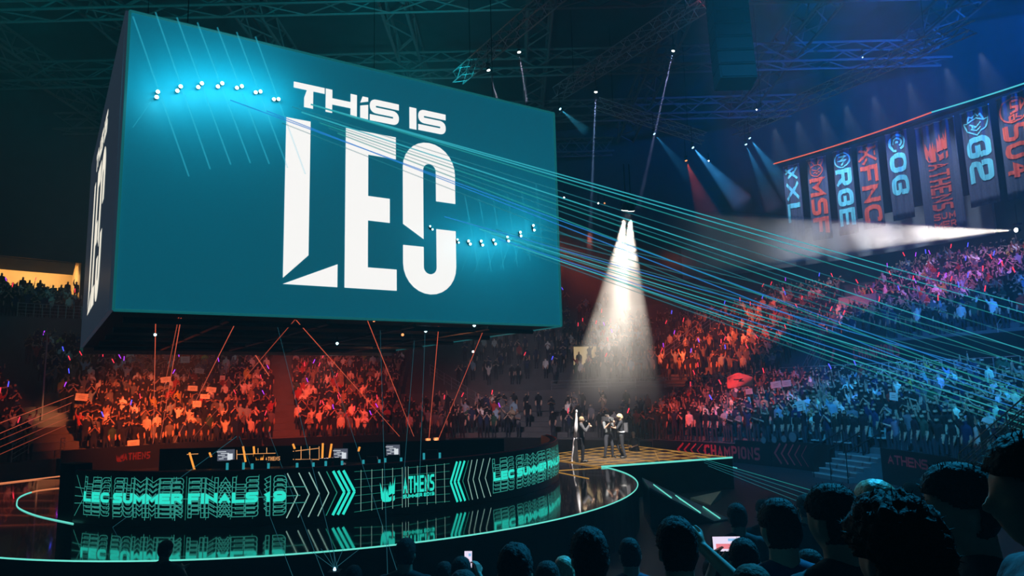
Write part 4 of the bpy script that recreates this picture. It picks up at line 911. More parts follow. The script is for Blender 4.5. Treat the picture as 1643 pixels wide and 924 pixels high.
def hair_mesh(P, style, hyaw=0, hpitch=0, seed=0):
    rot = Matrix.Rotation(hyaw, 3, 'Z') @ Matrix.Rotation(hpitch, 3, 'X'); rn = random.Random(seed); ph = [rn.uniform(0, 6.28) for _ in range(6)]
    short = style in ('short', 'buzz'); nape = {'short': -.74, 'buzz': -.66, 'curly': -.80, 'long': -.95, 'crop': -.70, 'quiff': -.72}[style]
    def keep(d):
        front = d.y
        if abs(d.x) > .72 and d.z < .14 and d.y > -.45 and style != 'long': return False
        if front > .55 and d.z < .42: return False
        if front > .05: return d.z > .14 + .42 * (front - .05)
        return d.z > nape + .25 * max(0, front + .4)
    g = {'short': .009, 'buzz': .005, 'curly': .030, 'long': .016, 'crop': .011, 'quiff': .011}[style]
    amp = {'short': .018, 'buzz': .010, 'curly': .085, 'long': .02, 'crop': .025, 'quiff': .03}[style]; fq = 15 if style != 'curly' else 13
    def wob(d, p):
        v = math.sin(d[0] * fq + ph[0] + 3 * d[2]) * math.sin(d[1] * fq * .9 + ph[1]) * math.sin(d[2] * fq * 1.1 + ph[2]) + .5 * math.sin(d[0] * fq * 2.3 + ph[3]) * math.sin(d[1] * fq * 2.1 + d[2] * 19 + ph[4])
        w = amp * v
        if style in ('quiff', 'crop') and d[2] > .3: w += (.14 if style == 'quiff' else .07) * d[2] * (.6 + .5 * d[1])
        return w
    mb = MB(); head_grid(P['head'], mb, g, keep, 64, 48, wob, rot)
    me = bpy.data.meshes.new('hair'); me.from_pydata(mb.v, [], mb.f); o = bpy.data.objects.new('hair', me); COL.objects.link(o)
    sd = o.modifiers.new('t', 'SOLIDIFY'); sd.thickness = g + .004; sd.offset = -1
    res = evaluated(o); res.name = 'hair'; res.polygons.foreach_set('use_smooth', [True] * len(res.polygons)); bpy.data.objects.remove(o); bpy.data.meshes.remove(me)
    if style in ('curly', 'crop', 'quiff', 'short'):        # loose locks that break the outline
        bm = bmesh.new(); bm.from_mesh(res)
        for q in range(420 if style == 'curly' else 260):
            a = rn.uniform(0, 6.28); z = rn.uniform(-.1 if style == 'curly' else .1, 1); d = Vector((math.cos(a) * math.sqrt(max(0, 1 - z * z)), math.sin(a) * math.sqrt(max(0, 1 - z * z)), z))
            if not keep(d): continue
            p = Vector(P['head']) + rot @ (head_pt(d, g) * (1 + wob(d, None))); L = rn.uniform(.006, .016); t = (rot @ d + Vector((rn.uniform(-1, 1), rn.uniform(-1, 1), rn.uniform(-.8, .6)))).normalized()
            x = t.orthogonal().normalized() * .0022; y = t.cross(x).normalized() * .0022; b = p - t * .006
            vs = [bm.verts.new(b + x), bm.verts.new(b + y), bm.verts.new(b - x - y), bm.verts.new(p + t * L)]
            for f in ((0, 1, 3), (1, 2, 3), (2, 0, 3)): bm.faces.new([vs[i] for i in f])
        bm.to_mesh(res); bm.free()
    return res
def make_person(meshes, hair, mats, loc, rz, label, group=None, scale=1.0):
    """the body is the thing; hair and clothes are its children"""
    b = bpy.data.objects.new('person', meshes['body']); COL.objects.link(b); b.location = loc; b.rotation_euler = (0, 0, rz); b.scale = (scale,) * 3
    if not meshes['body'].materials: meshes['body'].materials.append(M['skin'])
    tag(b, label, 'person', group)
    for k in ('shirt', 'trousers', 'shoes'):
        if k in meshes:
            nm = mats.get(k + '_name', k); me = meshes[k]; o = bpy.data.objects.new(nm, me); COL.objects.link(o); o.parent = b
            if not me.materials: me.materials.append(M['shirtdark'])
            o.material_slots[0].link = 'OBJECT'; o.material_slots[0].material = M[mats.get(k, {'trousers': 'trousers', 'shoes': 'shoe', 'shirt': 'shirtdark'}[k])]
    if hair is not None:
        o = bpy.data.objects.new('hair', hair); COL.objects.link(o); o.parent = b
        if not hair.materials: hair.materials.append(M['hairdark'])
        o.material_slots[0].link = 'OBJECT'; o.material_slots[0].material = M[mats.get('hair', 'hairdark')]
    return b

# ------------------------------------------------------------------ three people on stage, and one crouching behind
def facing(v): return math.atan2(-v[0], v[1])           # turn that brings +y onto v
p = gz(935, 742, SZ)
P1 = pose(elR=(.26, .16, 1.20), wrR=(.06, .30, 1.40), elL=(-.27, .08, 1.17), wrL=(-.12, .28, 1.34), kneeL=(-.11, .03, .50), ankL=(-.13, 0, .09), hdR=(-.4, .2, .8), hdL=(.6, .5, .5), huR=(.5, .6, 0), curl=1.0)
ms = person_meshes(P1, ('L', 'R'), .012, 'jacket')
man = make_person(ms, hair_mesh(P1, 'buzz'), dict(shirt='suit', shirt_name='jacket', trousers='trousers', hair='hairfair'), p, facing((.82, -.1)), 'person in a grey suit standing on stage with a microphone held to the mouth')
def local(o, v): return Vector(o.location) + Matrix.Rotation(o.rotation_euler.z, 3, 'Z') @ Vector(v)
t = thing('microphone', 'black hand microphone held up by the person in the grey suit', 'microphone', local(man, (.03, .31, 1.45)))
a, b = local(man, (.04, .31, 1.36)), local(man, (.0, .20, 1.56)); MB().tube([a, b], [.014, .020], 8).build('handle', M['black'], t); MB().ell(b, (.03, .03, .03), 10, 8).build('grille', M['steel'], t, True)
# tall pole with white cloth behind him
q = gz(918, 741, SZ); t = thing('draped_pole', 'slim pale pole with white cloth draped to the floor, beside the person in the suit', 'draped pole', q)
tp = at(925, 660, q.y + .1)
MB().tube([q + Vector((.10, .1, 0)), tp], .028, 8).ell(tp, (.045, .045, .07), 8, 6).build('pole', M['cloth_white'], t, True)
top = at(923, 702, q.y + .1); wl, wr_ = at(916.5, 741, q.y), at(927, 742, q.y); mb = MB(); nv, nu = 14, 24; vs = []
for j in range(nv + 1):
    v = j / nv; c = (top * (1 - v) + (wl + wr_) / 2 * v); hw = .06 + (.5 * (wr_ - wl).length - .04) * v ** .8
    for i in range(nu):
        a = 6.28318 * i / nu; k_ = 1 + .16 * math.sin(5 * a + v) * v; vs.append(c + Vector((hw * math.cos(a) * k_, .7 * hw * math.sin(a) * k_, 0)))
mb.add(vs, [(j * nu + i, j * nu + (i + 1) % nu, (j + 1) * nu + (i + 1) % nu, (j + 1) * nu + i) for j in range(nv) for i in range(nu)] + [tuple(range(nu))]).build('cloth', M['cloth_white'], t, True)
up_ = at(925, 668, q.y + .1); MB().tube([up_, at(924, 685, q.y + .1), top], [.03, .075, .06], 8).build('gathered_cloth', M['cloth_white'], t, True)
# camera operator
p = gz(977, 735, SZ)
P2 = pose(shL=(-.175, .02, 1.40), elL=(-.24, .16, 1.22), wrL=(-.10, .32, 1.40), elR=(.24, .14, 1.20), wrR=(.10, .34, 1.44), kneeL=(-.15, .06, .50), ankL=(-.19, .0, .09), kneeR=(.15, .04, .50), ankR=(.18, -.02, .09), hipL=(-.10, 0, .92), hipR=(.10, 0, .92), hdL=(.3, .6, .6), hdR=(-.2, .7, .5), huL=(-.5, .3, -.5), huR=(.6, .3, -.3), curl=.9)
ms = person_meshes(P2, ('L', 'R'), .012, 'shirt'); cmn = make_person(ms, hair_mesh(P2, 'short'), dict(shirt='shirtgrey', trousers='trousers', hair='hairbrown'), p, facing((.45, -.85)), 'camera operator in a grey vest on stage, pointing a shoulder camera')
t = thing('video_camera', 'shoulder video camera held by the operator on stage', 'camera', local(cmn, (.06, .28, 1.62))); rt = Matrix.Rotation(cmn.rotation_euler.z, 3, 'Z')
MB().box(local(cmn, (.10, .12, 1.58)), (.12, .42, .17), rot=rt).box(local(cmn, (.10, -.12, 1.58)), (.10, .12, .15), rot=rt).build('body', M['suit'], t)
MB().tube([local(cmn, (.10, .33, 1.58)), local(cmn, (.10, .50, 1.58))], [.055, .075], 12).build('lens', M['steel'], t)
MB().box(local(cmn, (.02, .22, 1.63)), (.10, .12, .07), rot=rt).build('viewfinder', M['black'], t); MB().tube([local(cmn, (.10, -.02, 1.68)), local(cmn, (.10, .02, 1.74)), local(cmn, (.10, .22, 1.74)), local(cmn, (.10, .26, 1.68))], .014, 6).build('handle', M['steel'], t)
# second crew member with fair curly hair
p = gz(999, 735, SZ)
P3 = pose(elR=(.27, .12, 1.22), wrR=(.14, .38, 1.25), elL=(-.26, .14, 1.20), wrL=(-.12, .40, 1.24), kneeR=(.12, .20, .52), ankR=(.12, .02, .12), kneeL=(-.09, -.02, .50), ankL=(-.09, -.12, .09), hdR=(-.1, 1, 0), hdL=(.1, 1, 0), curl=.6, head=(0, .04, 1.62))
ms = person_meshes(P3, ('L', 'R'), .012, 'shirt', 0, 0, -.15); crew = make_person(ms, hair_mesh(P3, 'curly', 0, -.15), dict(shirt='shirtdark', trousers='shirtdark', hair='hairblond'), p, facing((-.9, .25)), 'crew person in black with fair curly hair reaching out to the camera operator on stage')
t = thing('crew_pack', 'dark equipment pack on the back of the fair-haired crew person', 'pack', local(crew, (0, -.2, 1.2))); rt = Matrix.Rotation(crew.rotation_euler.z, 3, 'Z')
MB().box(local(crew, (0, -.20, 1.22)), (.28, .14, .36), rot=rt).build('bag', M['suit'], t); MB().tube([local(crew, (-.16, -.14, 1.05)), local(crew, (-.19, .0, 1.05)), local(crew, (-.16, .14, 1.06)), local(crew, (.16, .14, 1.06)), local(crew, (.19, 0, 1.05)), local(crew, (.16, -.14, 1.05))], .025, 6).build('belt', M['steel'], t)
p = gz(1017, 724, SZ) + Vector((.1, .3, 0)); p.z = .75
P4 = pose(hipL=(-.09, -.1, .42), hipR=(.09, -.1, .42), kneeL=(-.14, .22, .52), kneeR=(.14, .22, .52), ankL=(-.12, .05, .09), ankR=(.12, .05, .09), pel=(0, -.1, .46), chest=(0, .0, .84), neck=(0, .05, 1.0), head=(0, .09, 1.13), shL=(-.175, .02, .92), shR=(.175, .02, .92), elL=(-.24, .16, .68), elR=(.24, .16, .68), wrL=(-.12, .36, .62), wrR=(.12, .36, .62))
ms = person_meshes(P4, (), .014, 'shirt'); make_person(ms, hair_mesh(P4, 'short'), dict(shirt='shirtdark', hair='hairfair'), p, facing((-.5, -.8)), 'crouching person in dark clothes at the back edge of the golden runway')

# ------------------------------------------------------------------ the audience on the terraces
def attr_mat(name, kind, rough=.85):
    m, t, b = _nt(name)
    if kind == 'object': n = t.nodes.new('ShaderNodeObjectInfo'); c = n.outputs['Color']
    else: n = t.nodes.new('ShaderNodeAttribute'); n.attribute_name = 'tint'; c = n.outputs['Color']
    t.links.new(c, b.inputs['Base Color']); b.inputs['Roughness'].default_value = rough; b.inputs['Specular IOR Level'].default_value = .2
    return m
M['garment'] = attr_mat('crowd_garment', 'object'); M['crowd'] = attr_mat('crowd_cloth_and_skin', 'attr')
CP = {   # pose -> joints, words
 'arms down': pose(),
 'clapping': pose(elL=(-.25, .10, 1.18), wrL=(-.05, .30, 1.30), elR=(.25, .10, 1.18), wrR=(.05, .30, 1.30)),
 'right arm up': pose(elR=(.27, .06, 1.64), wrR=(.24, .12, 1.90)),
 'both arms up': pose(elR=(.28, .05, 1.62), wrR=(.24, .10, 1.88), elL=(-.28, .05, 1.62), wrL=(-.24, .10, 1.88)),
 'left arm up': pose(elL=(-.28, .08, 1.60), wrL=(-.30, .14, 1.86)),
 'cupping mouth': pose(elL=(-.26, .14, 1.25), wrL=(-.06, .20, 1.50), elR=(.26, .14, 1.25), wrR=(.06, .20, 1.50)),
}
BONES = [('pel', 'chest', 0), ('chest', 'neck', 0), ('shL', 'elL', 0), ('shR', 'elR', 0), ('shL', 'shR', 0), ('elL', 'wrL', 1), ('elR', 'wrR', 1), ('neck', 'head', 1), ('hipL', 'kneeL', 2), ('kneeL', 'ankL', 2), ('hipR', 'kneeR', 2), ('kneeR', 'ankR', 2)]
def classify(me, P):
    C = np.empty(len(me.polygons) * 3); me.polygons.foreach_get('center', C); C = C.reshape(-1, 3)
    best = np.full(len(C), 9.); reg = np.zeros(len(C), int)
    for a, b, g in BONES:
        A, B = np.array(P[a], float), np.array(P[b], float)
        if b == 'head': B = B + (0, 0, .08)
        if g == 1 and a[0] == 'e': B = B + (B - A) / np.linalg.norm(B - A) * .15
        d = B - A; t = np.clip((C - A) @ d / (d @ d), 0, 1); q = np.linalg.norm(C - A - t[:, None] * d, axis=1) - (.09 if g == 0 and a in ('pel', 'chest') else .03 if g != 2 else .05)
        m = q < best; best[m] = q[m]; reg[m] = g
    h = np.array(P['head']); hd = np.linalg.norm(C - h, axis=1) < .17
    reg[hd & (C[:, 2] > h[2] - .1) & ((C[:, 2] > h[2] + .055) | (C[:, 1] < h[1] - .02))] = 3
    return reg
HI, LO = {}, {}
for nm, P in CP.items():
    mb = body_bits(P, (), .012); mb.ell(P['head'], (.085, .10, .125), 14, 10); cone_caps(mb, Vector(P['head']) + Vector((0, .07, -.02)), .03, Vector(P['head']) + Vector((0, .10, -.04)), .014)
    for dct, vx, dec, sm in ((HI, .03, .45, 2), (LO, .042, .17, 1)):
        me = fuse(mb, 'person', vx, sm, dec); reg = classify(me, P); dct[nm] = (me, reg)
    me, reg = HI[nm]
    for m in (M['garment'], M['skin'], M['trousers'], M['hairdark']): me.materials.append(m)
    me.polygons.foreach_set('material_index', reg.astype(np.int32))
SHIRTS = [('black', (.015, .015, .017), 46), ('white', (.78, .76, .72), 13), ('grey', (.16, .16, .17), 12), ('red', (.40, .05, .04), 4), ('navy', (.02, .03, .08), 14), ('yellow', (.55, .42, .08), 1), ('sky-blue', (.28, .40, .50), 3), ('dark-green', (.03, .08, .05), 3), ('tan', (.32, .25, .17), 4)]
SW = [s[2] for s in SHIRTS]
pn = list(CP); PW = [34, 18, 14, 12, 10, 12]
HIDE = [(232, 30, 860, 520)]
seats = []
AIS_L = [(math.degrees(phi_of(onr(455, 630, 29))), 1.6), (math.degrees(phi_of(onr(66, 640, 27))), 2.4)]
def fill(nm, f0, f1, which, dens=1.0, aisles=(), rows=None, sp=.51):
    a0, a1, ln, ldz, ur, uz, un, udz = SECT[nm]
    n_, r0, z0, dz = (ln, LR0, LZ0, ldz) if which == 'lower' else (un, ur, uz, udz)
    for k in range(n_ + (1 if which == 'upper' else 0)):
        if rows and not (rows[0] <= k < rows[1]): continue
        r = r0 + (k + .5) * DR; arc_ = R(f1 - f0) * r; m = int(arc_ / sp)
        for q in range(m):
            f = f0 + (f1 - f0) * (q + .5 + rng.uniform(-.3, .3)) / m
            if any(abs(f - c) * R(1) * r < w / 2 for c, w in aisles) or rng.random() > dens: continue
            p = pol(r + rng.uniform(-.12, .12), R(f), z0 + k * dz); x, y = project(p + Vector((0, 0, 1.4)))
            if not (-90 < x < 1733 and 250 < y < 800): continue
            if any(a < x < c and b < y < d for a, b, c, d in HIDE): continue
            seats.append((p, R(f), nm, which, k, (x, y)))
stair = math.degrees(phi_of(onr(1325, 540, 38)))
fill('left', -66, -3, 'lower', .97, AIS_L)
fill('left', -52, -42.5, 'upper', .95, (), (0, 9))
fill('centre', -3, 14, 'lower', .75); fill('centre', 14, 40, 'lower', .35)
fill('centre', 4, 21, 'upper', .30); fill('centre', 21, 40, 'upper', .62, (), (0, 12))
fill('inner_right', 40, 54.5, 'lower', 1.0); fill('inner_right', 40, stair - 1.6, 'upper', 1.0, ((math.degrees(phi_of(onr(1110, 530, 38))), .01),), (0, 15))
fill('right', 54.5, 100, 'lower', 1.0, ((pa(1374), 1.3),)); fill('right', stair + 3.2, 96, 'upper', .97)
# a row of people standing against the bright room
for q in range(13):
    f = R(-49.0 + q * .66 + rng.uniform(-.15, .15)); seats.append((pol(47.2, f, 12.4 + rng.uniform(-.25, .35)), f, 'left', 'room', q, project(pol(47.2, f, 14))))
seats.sort(key=lambda s: (s[0] - CAMP).length)
def seen(s):
    x, y = s[5]
    if not (0 < x < 1643 and 380 < y < 790): return False
    if x > 1475 and y > 650 + (1643 - x) * .3: return False
    if 100 < x < 870 and y > 722: return False
    return True
chosen = []; rest = []
for s in seats:
    if s[3] == 'room' or (len(chosen) < 268 and seen(s)): chosen.append(s)
    else: rest.append(s)
STAND = {('left', 'lower'): 'left-hand stand', ('left', 'upper'): 'left balcony', ('left', 'room'): 'left balcony', ('centre', 'lower'): 'hazy stand', ('centre', 'upper'): 'tier behind stage', ('inner_right', 'lower'): 'stand behind runway', ('inner_right', 'upper'): 'orange upper tier', ('right', 'lower'): 'lower right stand', ('right', 'upper'): 'upper right tier'}
used = {}; sticks = []; last = {}
for s in chosen:
    p, f, nm, which, row, px = s
    pz = random.choices(pn, PW)[0]; sh = random.choices(SHIRTS, SW)[0]
    if which == 'room': pz = random.choice(['arms down', 'clapping', 'right arm up']); sh = SHIRTS[0]
    me, reg = HI[pz]; o = bpy.data.objects.new('person', me); COL.objects.link(o); o.location = p; o.rotation_euler = (0, 0, math.pi - f + rng.uniform(-.35, .35)); k = rng.uniform(.93, 1.06); o.scale = (k, k, k)
    o.color = (*[min(1, c * rng.uniform(.8, 1.2)) for c in sh[1]], 1)
    where = STAND[(nm, which)]; d = f'person in {sh[0]} {pz}, {ORD[min(row, 19)]} row, {where}' if which != 'room' else f'dark figure {pz} against the bright concourse room'
    side_ = ''
    if nm == 'right' and which == 'lower': side_ = ', left of steps' if px[0] < 1340 else (', above the steps' if px[0] < 1410 else ', right of steps')
    if which == 'room': side_ = f', {ORD[row]} from the left'
    d += side_; used.setdefault(d, []).append((px[0], o))
    if 'up' in pz and which != 'room': sticks.append((o, pz))
for d, lst in used.items():
    lst.sort(key=lambda a: a[0])
    for k, (x, o) in enumerate(lst):
        lab = d
        if len(lst) > 1: lab = d.replace('person in', f'{ORD[min(k, 19)]} from left in').replace('dark figure', f'{ORD[min(k, 19)]} dark figure')
        tag(o, lab, 'person', 'audience standing on the terraces')
# everyone else: one object
V, F, T = [], [], []; off = 0
hairc = np.array([(.02, .016, .013), (.05, .03, .02), (.02, .016, .013), (.25, .17, .09)]); skinc = np.array([(.50, .30, .21), (.60, .40, .30), (.34, .19, .12)])
LOA = {}
for nm, (me, reg) in LO.items():
    me.calc_loop_triangles(); v = np.empty(len(me.vertices) * 3); me.vertices.foreach_get('co', v); tr = np.empty(len(me.loop_triangles) * 3, np.int32); me.loop_triangles.foreach_get('vertices', tr)
    ti = np.empty(len(me.loop_triangles), np.int32); me.loop_triangles.foreach_get('polygon_index', ti); LOA[nm] = (v.reshape(-1, 3), tr.reshape(-1, 3), reg[ti])
hands_ = []
for p, f, snm, which, row, px in rest:
    pz = random.choices(pn, PW)[0]; sh = random.choices(SHIRTS, SW)[0]; v, tr, rg = LOA[pz]
    a = math.pi - f + rng.uniform(-.35, .35); k = rng.uniform(.92, 1.06); c, s_ = math.cos(a) * k, math.sin(a) * k
    w = np.stack([v[:, 0] * c - v[:, 1] * s_ + p.x, v[:, 0] * s_ + v[:, 1] * c + p.y, v[:, 2] * k + p.z], 1)
    pal = np.array([np.array(sh[1]) * rng.uniform(.8, 1.2), skinc[rng.integers(3)], (.025, .027, .04), hairc[rng.integers(4)]])
    V.append(w); F.append(tr + off); T.append(pal[rg]); off += len(v)
    if 'up' in pz:
        h = CP[pz]['wrL' if 'left' in pz else 'wrR']; hands_.append((Vector((h[0] * c - h[1] * s_ + p.x, h[0] * s_ + h[1] * c + p.y, h[2] * k + p.z)), snm, which, row, px))
V = np.concatenate(V); F = np.concatenate(F); T = np.concatenate(T)
me = bpy.data.meshes.new('crowd'); me.vertices.add(len(V)); me.vertices.foreach_set('co', V.ravel().astype(np.float32)); me.loops.add(F.size); me.loops.foreach_set('vertex_index', F.ravel().astype(np.int32))
me.polygons.add(len(F)); me.polygons.foreach_set('loop_start', np.arange(0, F.size, 3, dtype=np.int32)); me.polygons.foreach_set('loop_total', np.full(len(F), 3, np.int32)); me.update(calc_edges=True)
at_ = me.attributes.new('tint', 'FLOAT_COLOR', 'FACE'); at_.data.foreach_set('color', np.concatenate([T, np.ones((len(T), 1))], 1).ravel().astype(np.float32)); me.materials.append(M['crowd'])
crowd = bpy.data.objects.new('crowd', me); COL.objects.link(crowd); tag(crowd, 'dense standing crowd filling the terraces all round the arena', 'crowd', None, 'stuff')
print('crowd', len(chosen), len(rest), len(F))

# glowing sticks held up in raised hands
KC = [('red', 'stickred', .52), ('blue', 'stickblue', .24), ('violet', 'stickviolet', .24)]
def mini(name, m, h, tilt, L=.42, r=.035):
    mb = MB(); d = Vector(tilt).normalized()
    mb.tube([h - d * .06, h + d * .06], .018, 5, 0).tube([h + d * .05, h + d * L], [r * .8, r], 6, 1); return mb.build(name, [M['black'], M[m]])
own = [(Vector(o.location) + Matrix.Rotation(o.rotation_euler.z, 3, 'Z') @ (Vector(CP[pz]['wrL' if 'left' in pz else 'wrR']) * o.scale.x + Vector((0, .03, .1))), nm) for o, pz in sticks for nm in ['x']]
pool = [(h + Vector((0, 0, .1)), s_, w, row, px) for h, s_, w, row, px in hands_ if seen((0, 0, 0, 0, 0, px))]
random.shuffle(pool); cnt = {}
for h, s_, w, row, px in pool[:150]:
    c = random.choices(KC, [k[2] for k in KC])[0]; o = mini('light_stick', c[1], h, (random.uniform(-.6, .6), random.uniform(-.3, .1), 1), .36, .03)
    cnt.setdefault((c[0], STAND[(s_, w)], row), []).append((px[0], o))
for (cn, st, row), lst in cnt.items():
    lst.sort(key=lambda a: a[0])
    for k, (x, o) in enumerate(lst): tag(o, f'glowing {cn} light stick, {ORD[min(row, 19)]} row of the {st}' + (f', {ORD[k]} from left' if len(lst) > 1 else ''), 'light stick', 'light sticks in the crowd')
# cards held up
for k, (px, py, w, h, lab) in enumerate(((297, 577, .72, .55, 'blank pale card held high at the top of the left-hand crowd'), (320, 595, .7, .4, 'pale card right of the topmost card in the left-hand crowd'), (266, 609, .75, .42, 'pale card in the middle of the left-hand crowd'), (309, 623, .7, .4, 'pale card right of centre in the left-hand crowd'), (339, 625, .72, .4, 'pale card furthest from the aisle in the middle of the left-hand crowd'),
        (329, 636, .7, .35, 'narrow pale card just below two others in the left-hand crowd'), (131, 637, .8, .5, 'pale card held beside the bright orange spot at the aisle'), (214, 711, .75, .42, 'pale card at the front of the left-hand crowd'), (316, 648, .6, .45, 'small pale card above the long laser in the left-hand crowd'), (357, 606, .4, .35, 'tiny pale card near the top right of the left-hand crowd'),
        (1285, 651, .62, .55, 'pale card held up left of the steps in the lower right crowd'), (1434, 636, .55, .40, 'small lit screen-like card held up in the middle of the lower right crowd'), (1245, 617, .8, .42, 'wide dim sign at the top of the lower right crowd'), (1262, 615, .7, .42, 'wide pale sign beside the dim one at the top of the lower right crowd'), (1202, 628, .55, .36, 'dim card below the red flag'))):
    p = tier_hit(px, py, 2.1); f = phi_of(p); t = thing('held_card', lab, 'card', p, -f); rot = Matrix.Rotation(-f, 3, 'Z') @ Matrix.Rotation(rng.uniform(-.15, .15), 3, 'Y')
    w, h = w * .85, h * .85; MB().box(p, (w, .02, h), rot=rot).build('card', M['wallgrey' if 'dim' in lab or px > 1240 and py < 630 else 'white'], t); mb = MB()
    for q in range(2): mb.box(p + rot @ Vector((0, -.014, h * (.12 - .24 * q))), (w * .5, .004, h * .05), rot=rot)
    mb.build('marks', M['shirtgrey'], t)
# red flag
p = at(1188, 612, 40.5); ax = Vector((1, -.25, 0)).normalized(); t = thing('hand_flag', 'bright orange-red flag with a small black mark waved above the lower crowd', 'flag', p)
nu, nv = 12, 8; vs = []
def fl(u, v): return p + ax * (-.70 + 1.4 * u) + Vector((0, .10 * math.sin(u * 5 + v * 3), .52 * (1 - v * 1.75) - .28 * abs(u - .45) * (1 - v) * 2 + .15 * u * v))
mb = MB(); mb.add([fl(i / nu, j / nv) for j in range(nv + 1) for i in range(nu + 1)], [(j * (nu + 1) + i, j * (nu + 1) + i + 1, (j + 1) * (nu + 1) + i + 1, (j + 1) * (nu + 1) + i) for j in range(nv) for i in range(nu)])
o = mb.build('cloth', M['flag'], t, True); sd = o.modifiers.new('t', 'SOLIDIFY'); sd.thickness = .012
add_polys(MB(), line_polys([(.25, .62), (.42, .52), (.55, .60), (.44, .42), (.60, .44)], .05), lambda x, y: fl(x, 1 - y) + Vector((0, -.03, 0))).build('mark', M['black'], t)
MB().tube([fl(.95, .9), fl(.95, .9) + Vector((.1, 0, -1.3))], .02, 5).build('pole', M['black'], t)
# pale drums and bags on the ledge left of the steps
for k, (px, py, w) in enumerate(((1228, 706, .34), (1245, 705, .34), (1261, 704, .36), (1275, 701, .5))):
    p = onr(px, py, 22.0); t = thing('hand_drum', f'pale round drum on the ledge left of the steps, {ORD[k]} from the left', 'drum', p, 0, 'drums on the ledge'); d = Vector((BC - p).to_2d().normalized().to_3d())
    MB().tube([p, p + d * .12], [w / 2, w / 2], 18).build('shell', M['satin'], t); MB().tube([p + d * .121, p + d * .13], [w * .46, w * .46], 18).build('skin', M['shirtgrey'], t)

# ------------------------------------------------------------------ light beams in the smoke
def moving_head(p, d, label, lens, size=.18):
    p, d = Vector(p), Vector(d).normalized(); t = thing('moving_head_lamp', label, 'lamp', p)
    hd_ = MB().tube([p - d * size * 1.6, p - d * .02], [size * .75, size], 12).build('head', M['black'], t); MB().tube([p - d * .02, p], [size * .85, size * .85], 12).build('lens', M[lens], hd_)
    q = p - d * size; x = d.cross(UP).normalized(); mb = MB()
    mb.tube([q + x * size * 1.1, q + x * size * 1.1 + UP * size * 1.8, q - x * size * 1.1 + UP * size * 1.8, q - x * size * 1.1], size * .15, 5).box(q + UP * size * 2.2, (size * 2, size * 2, size * .8)); mb.build('yoke', M['satin'], t)
    MB().tube([q + UP * size * 2.4, q + UP * (size * 2.4 + 1.2)], .02, 4).build('clamp', M['black'], t)
    return t
def smoke_cone(name, p, d, L, half, m, label, start=.2, n=24):
    p, d = Vector(p), Vector(d).normalized(); x = d.orthogonal().normalized(); y = d.cross(x); rr = lambda s: .05 + s * math.tan(R(half)); mb = MB()
    vs = [p + d * s + (x * math.cos(k / n * 6.28318) + y * math.sin(k / n * 6.28318)) * rr(s) for s in (start, L) for k in range(n)]
    mb.add(vs, [(k, (k + 1) % n, n + (k + 1) % n, n + k) for k in range(n)] + [tuple(range(n))[::-1], tuple(range(n, 2 * n))])
    return tag(mb.build(name, m), label, 'haze', None, 'stuff')
# the two white spots above the stage
WS = [(at(1003, 338, 25), gz(945, 742, SZ) + Vector((.4, 0, 1.2))), (at(1012, 338, 25), gz(992, 736, SZ) + Vector((.3, 0, 1.2)))]
for k, (p, q) in enumerate(WS):
    moving_head(p, q - p, ('left', 'right')[k] + ' white spotlight shining straight down on the people on stage', 'lenswhite', .16)
    spot('stage_spot', p + (q - p).normalized() * .3, q, (1, .90, .78), 15000, 27, .6, .06)
mid = (WS[0][0] + WS[1][0]) / 2; tg = (WS[0][1] + WS[1][1]) / 2
smoke_cone('haze', mid + (mid - tg).normalized() * .1, tg - mid, 8.6, 14.5, haze_mat('smoke_over_stage', .13, (1, .97, .93), .55, (.38, .62), .5, 0, (2, 3.0, 6.4)), 'white smoke lit by the two spotlights above the stage')
# the side-on white beam through drifting smoke under the banners
p = at(1630, 369, 42); q = at(1085, 392, 38.5)
moving_head(p, q - p, 'white lamp at the right shining a broad beam sideways through the smoke', 'lenswhite', .16)
spot('follow_spot', p + (q - p).normalized() * .3, q, (1, .94, .88), 70000, 10.0, .25, .05)
d_ = (q - p)
smoke_cone('haze', p - d_.normalized() * .1, d_, d_.length * 1.03, 5.0, haze_mat('smoke_under_banners', .5, (1, .98, .96), .40, (.38, .64), .22, 0, ((0, p.x + 3, q.x + 3), (0, q.x - 1, q.x + 3.5))), 'drifting white smoke in the broad sideways beam under the banners', .15)
# thin smoke hanging in the whole hall
mb = MB(); mb.box((-6, 26, 15.2), (98, 92, 31.5)); tag(mb.build('haze', haze_mat('hall_haze', .0035, (1, 1, 1), 0)), 'thin smoke hanging in the whole hall', 'haze', None, 'stuff')
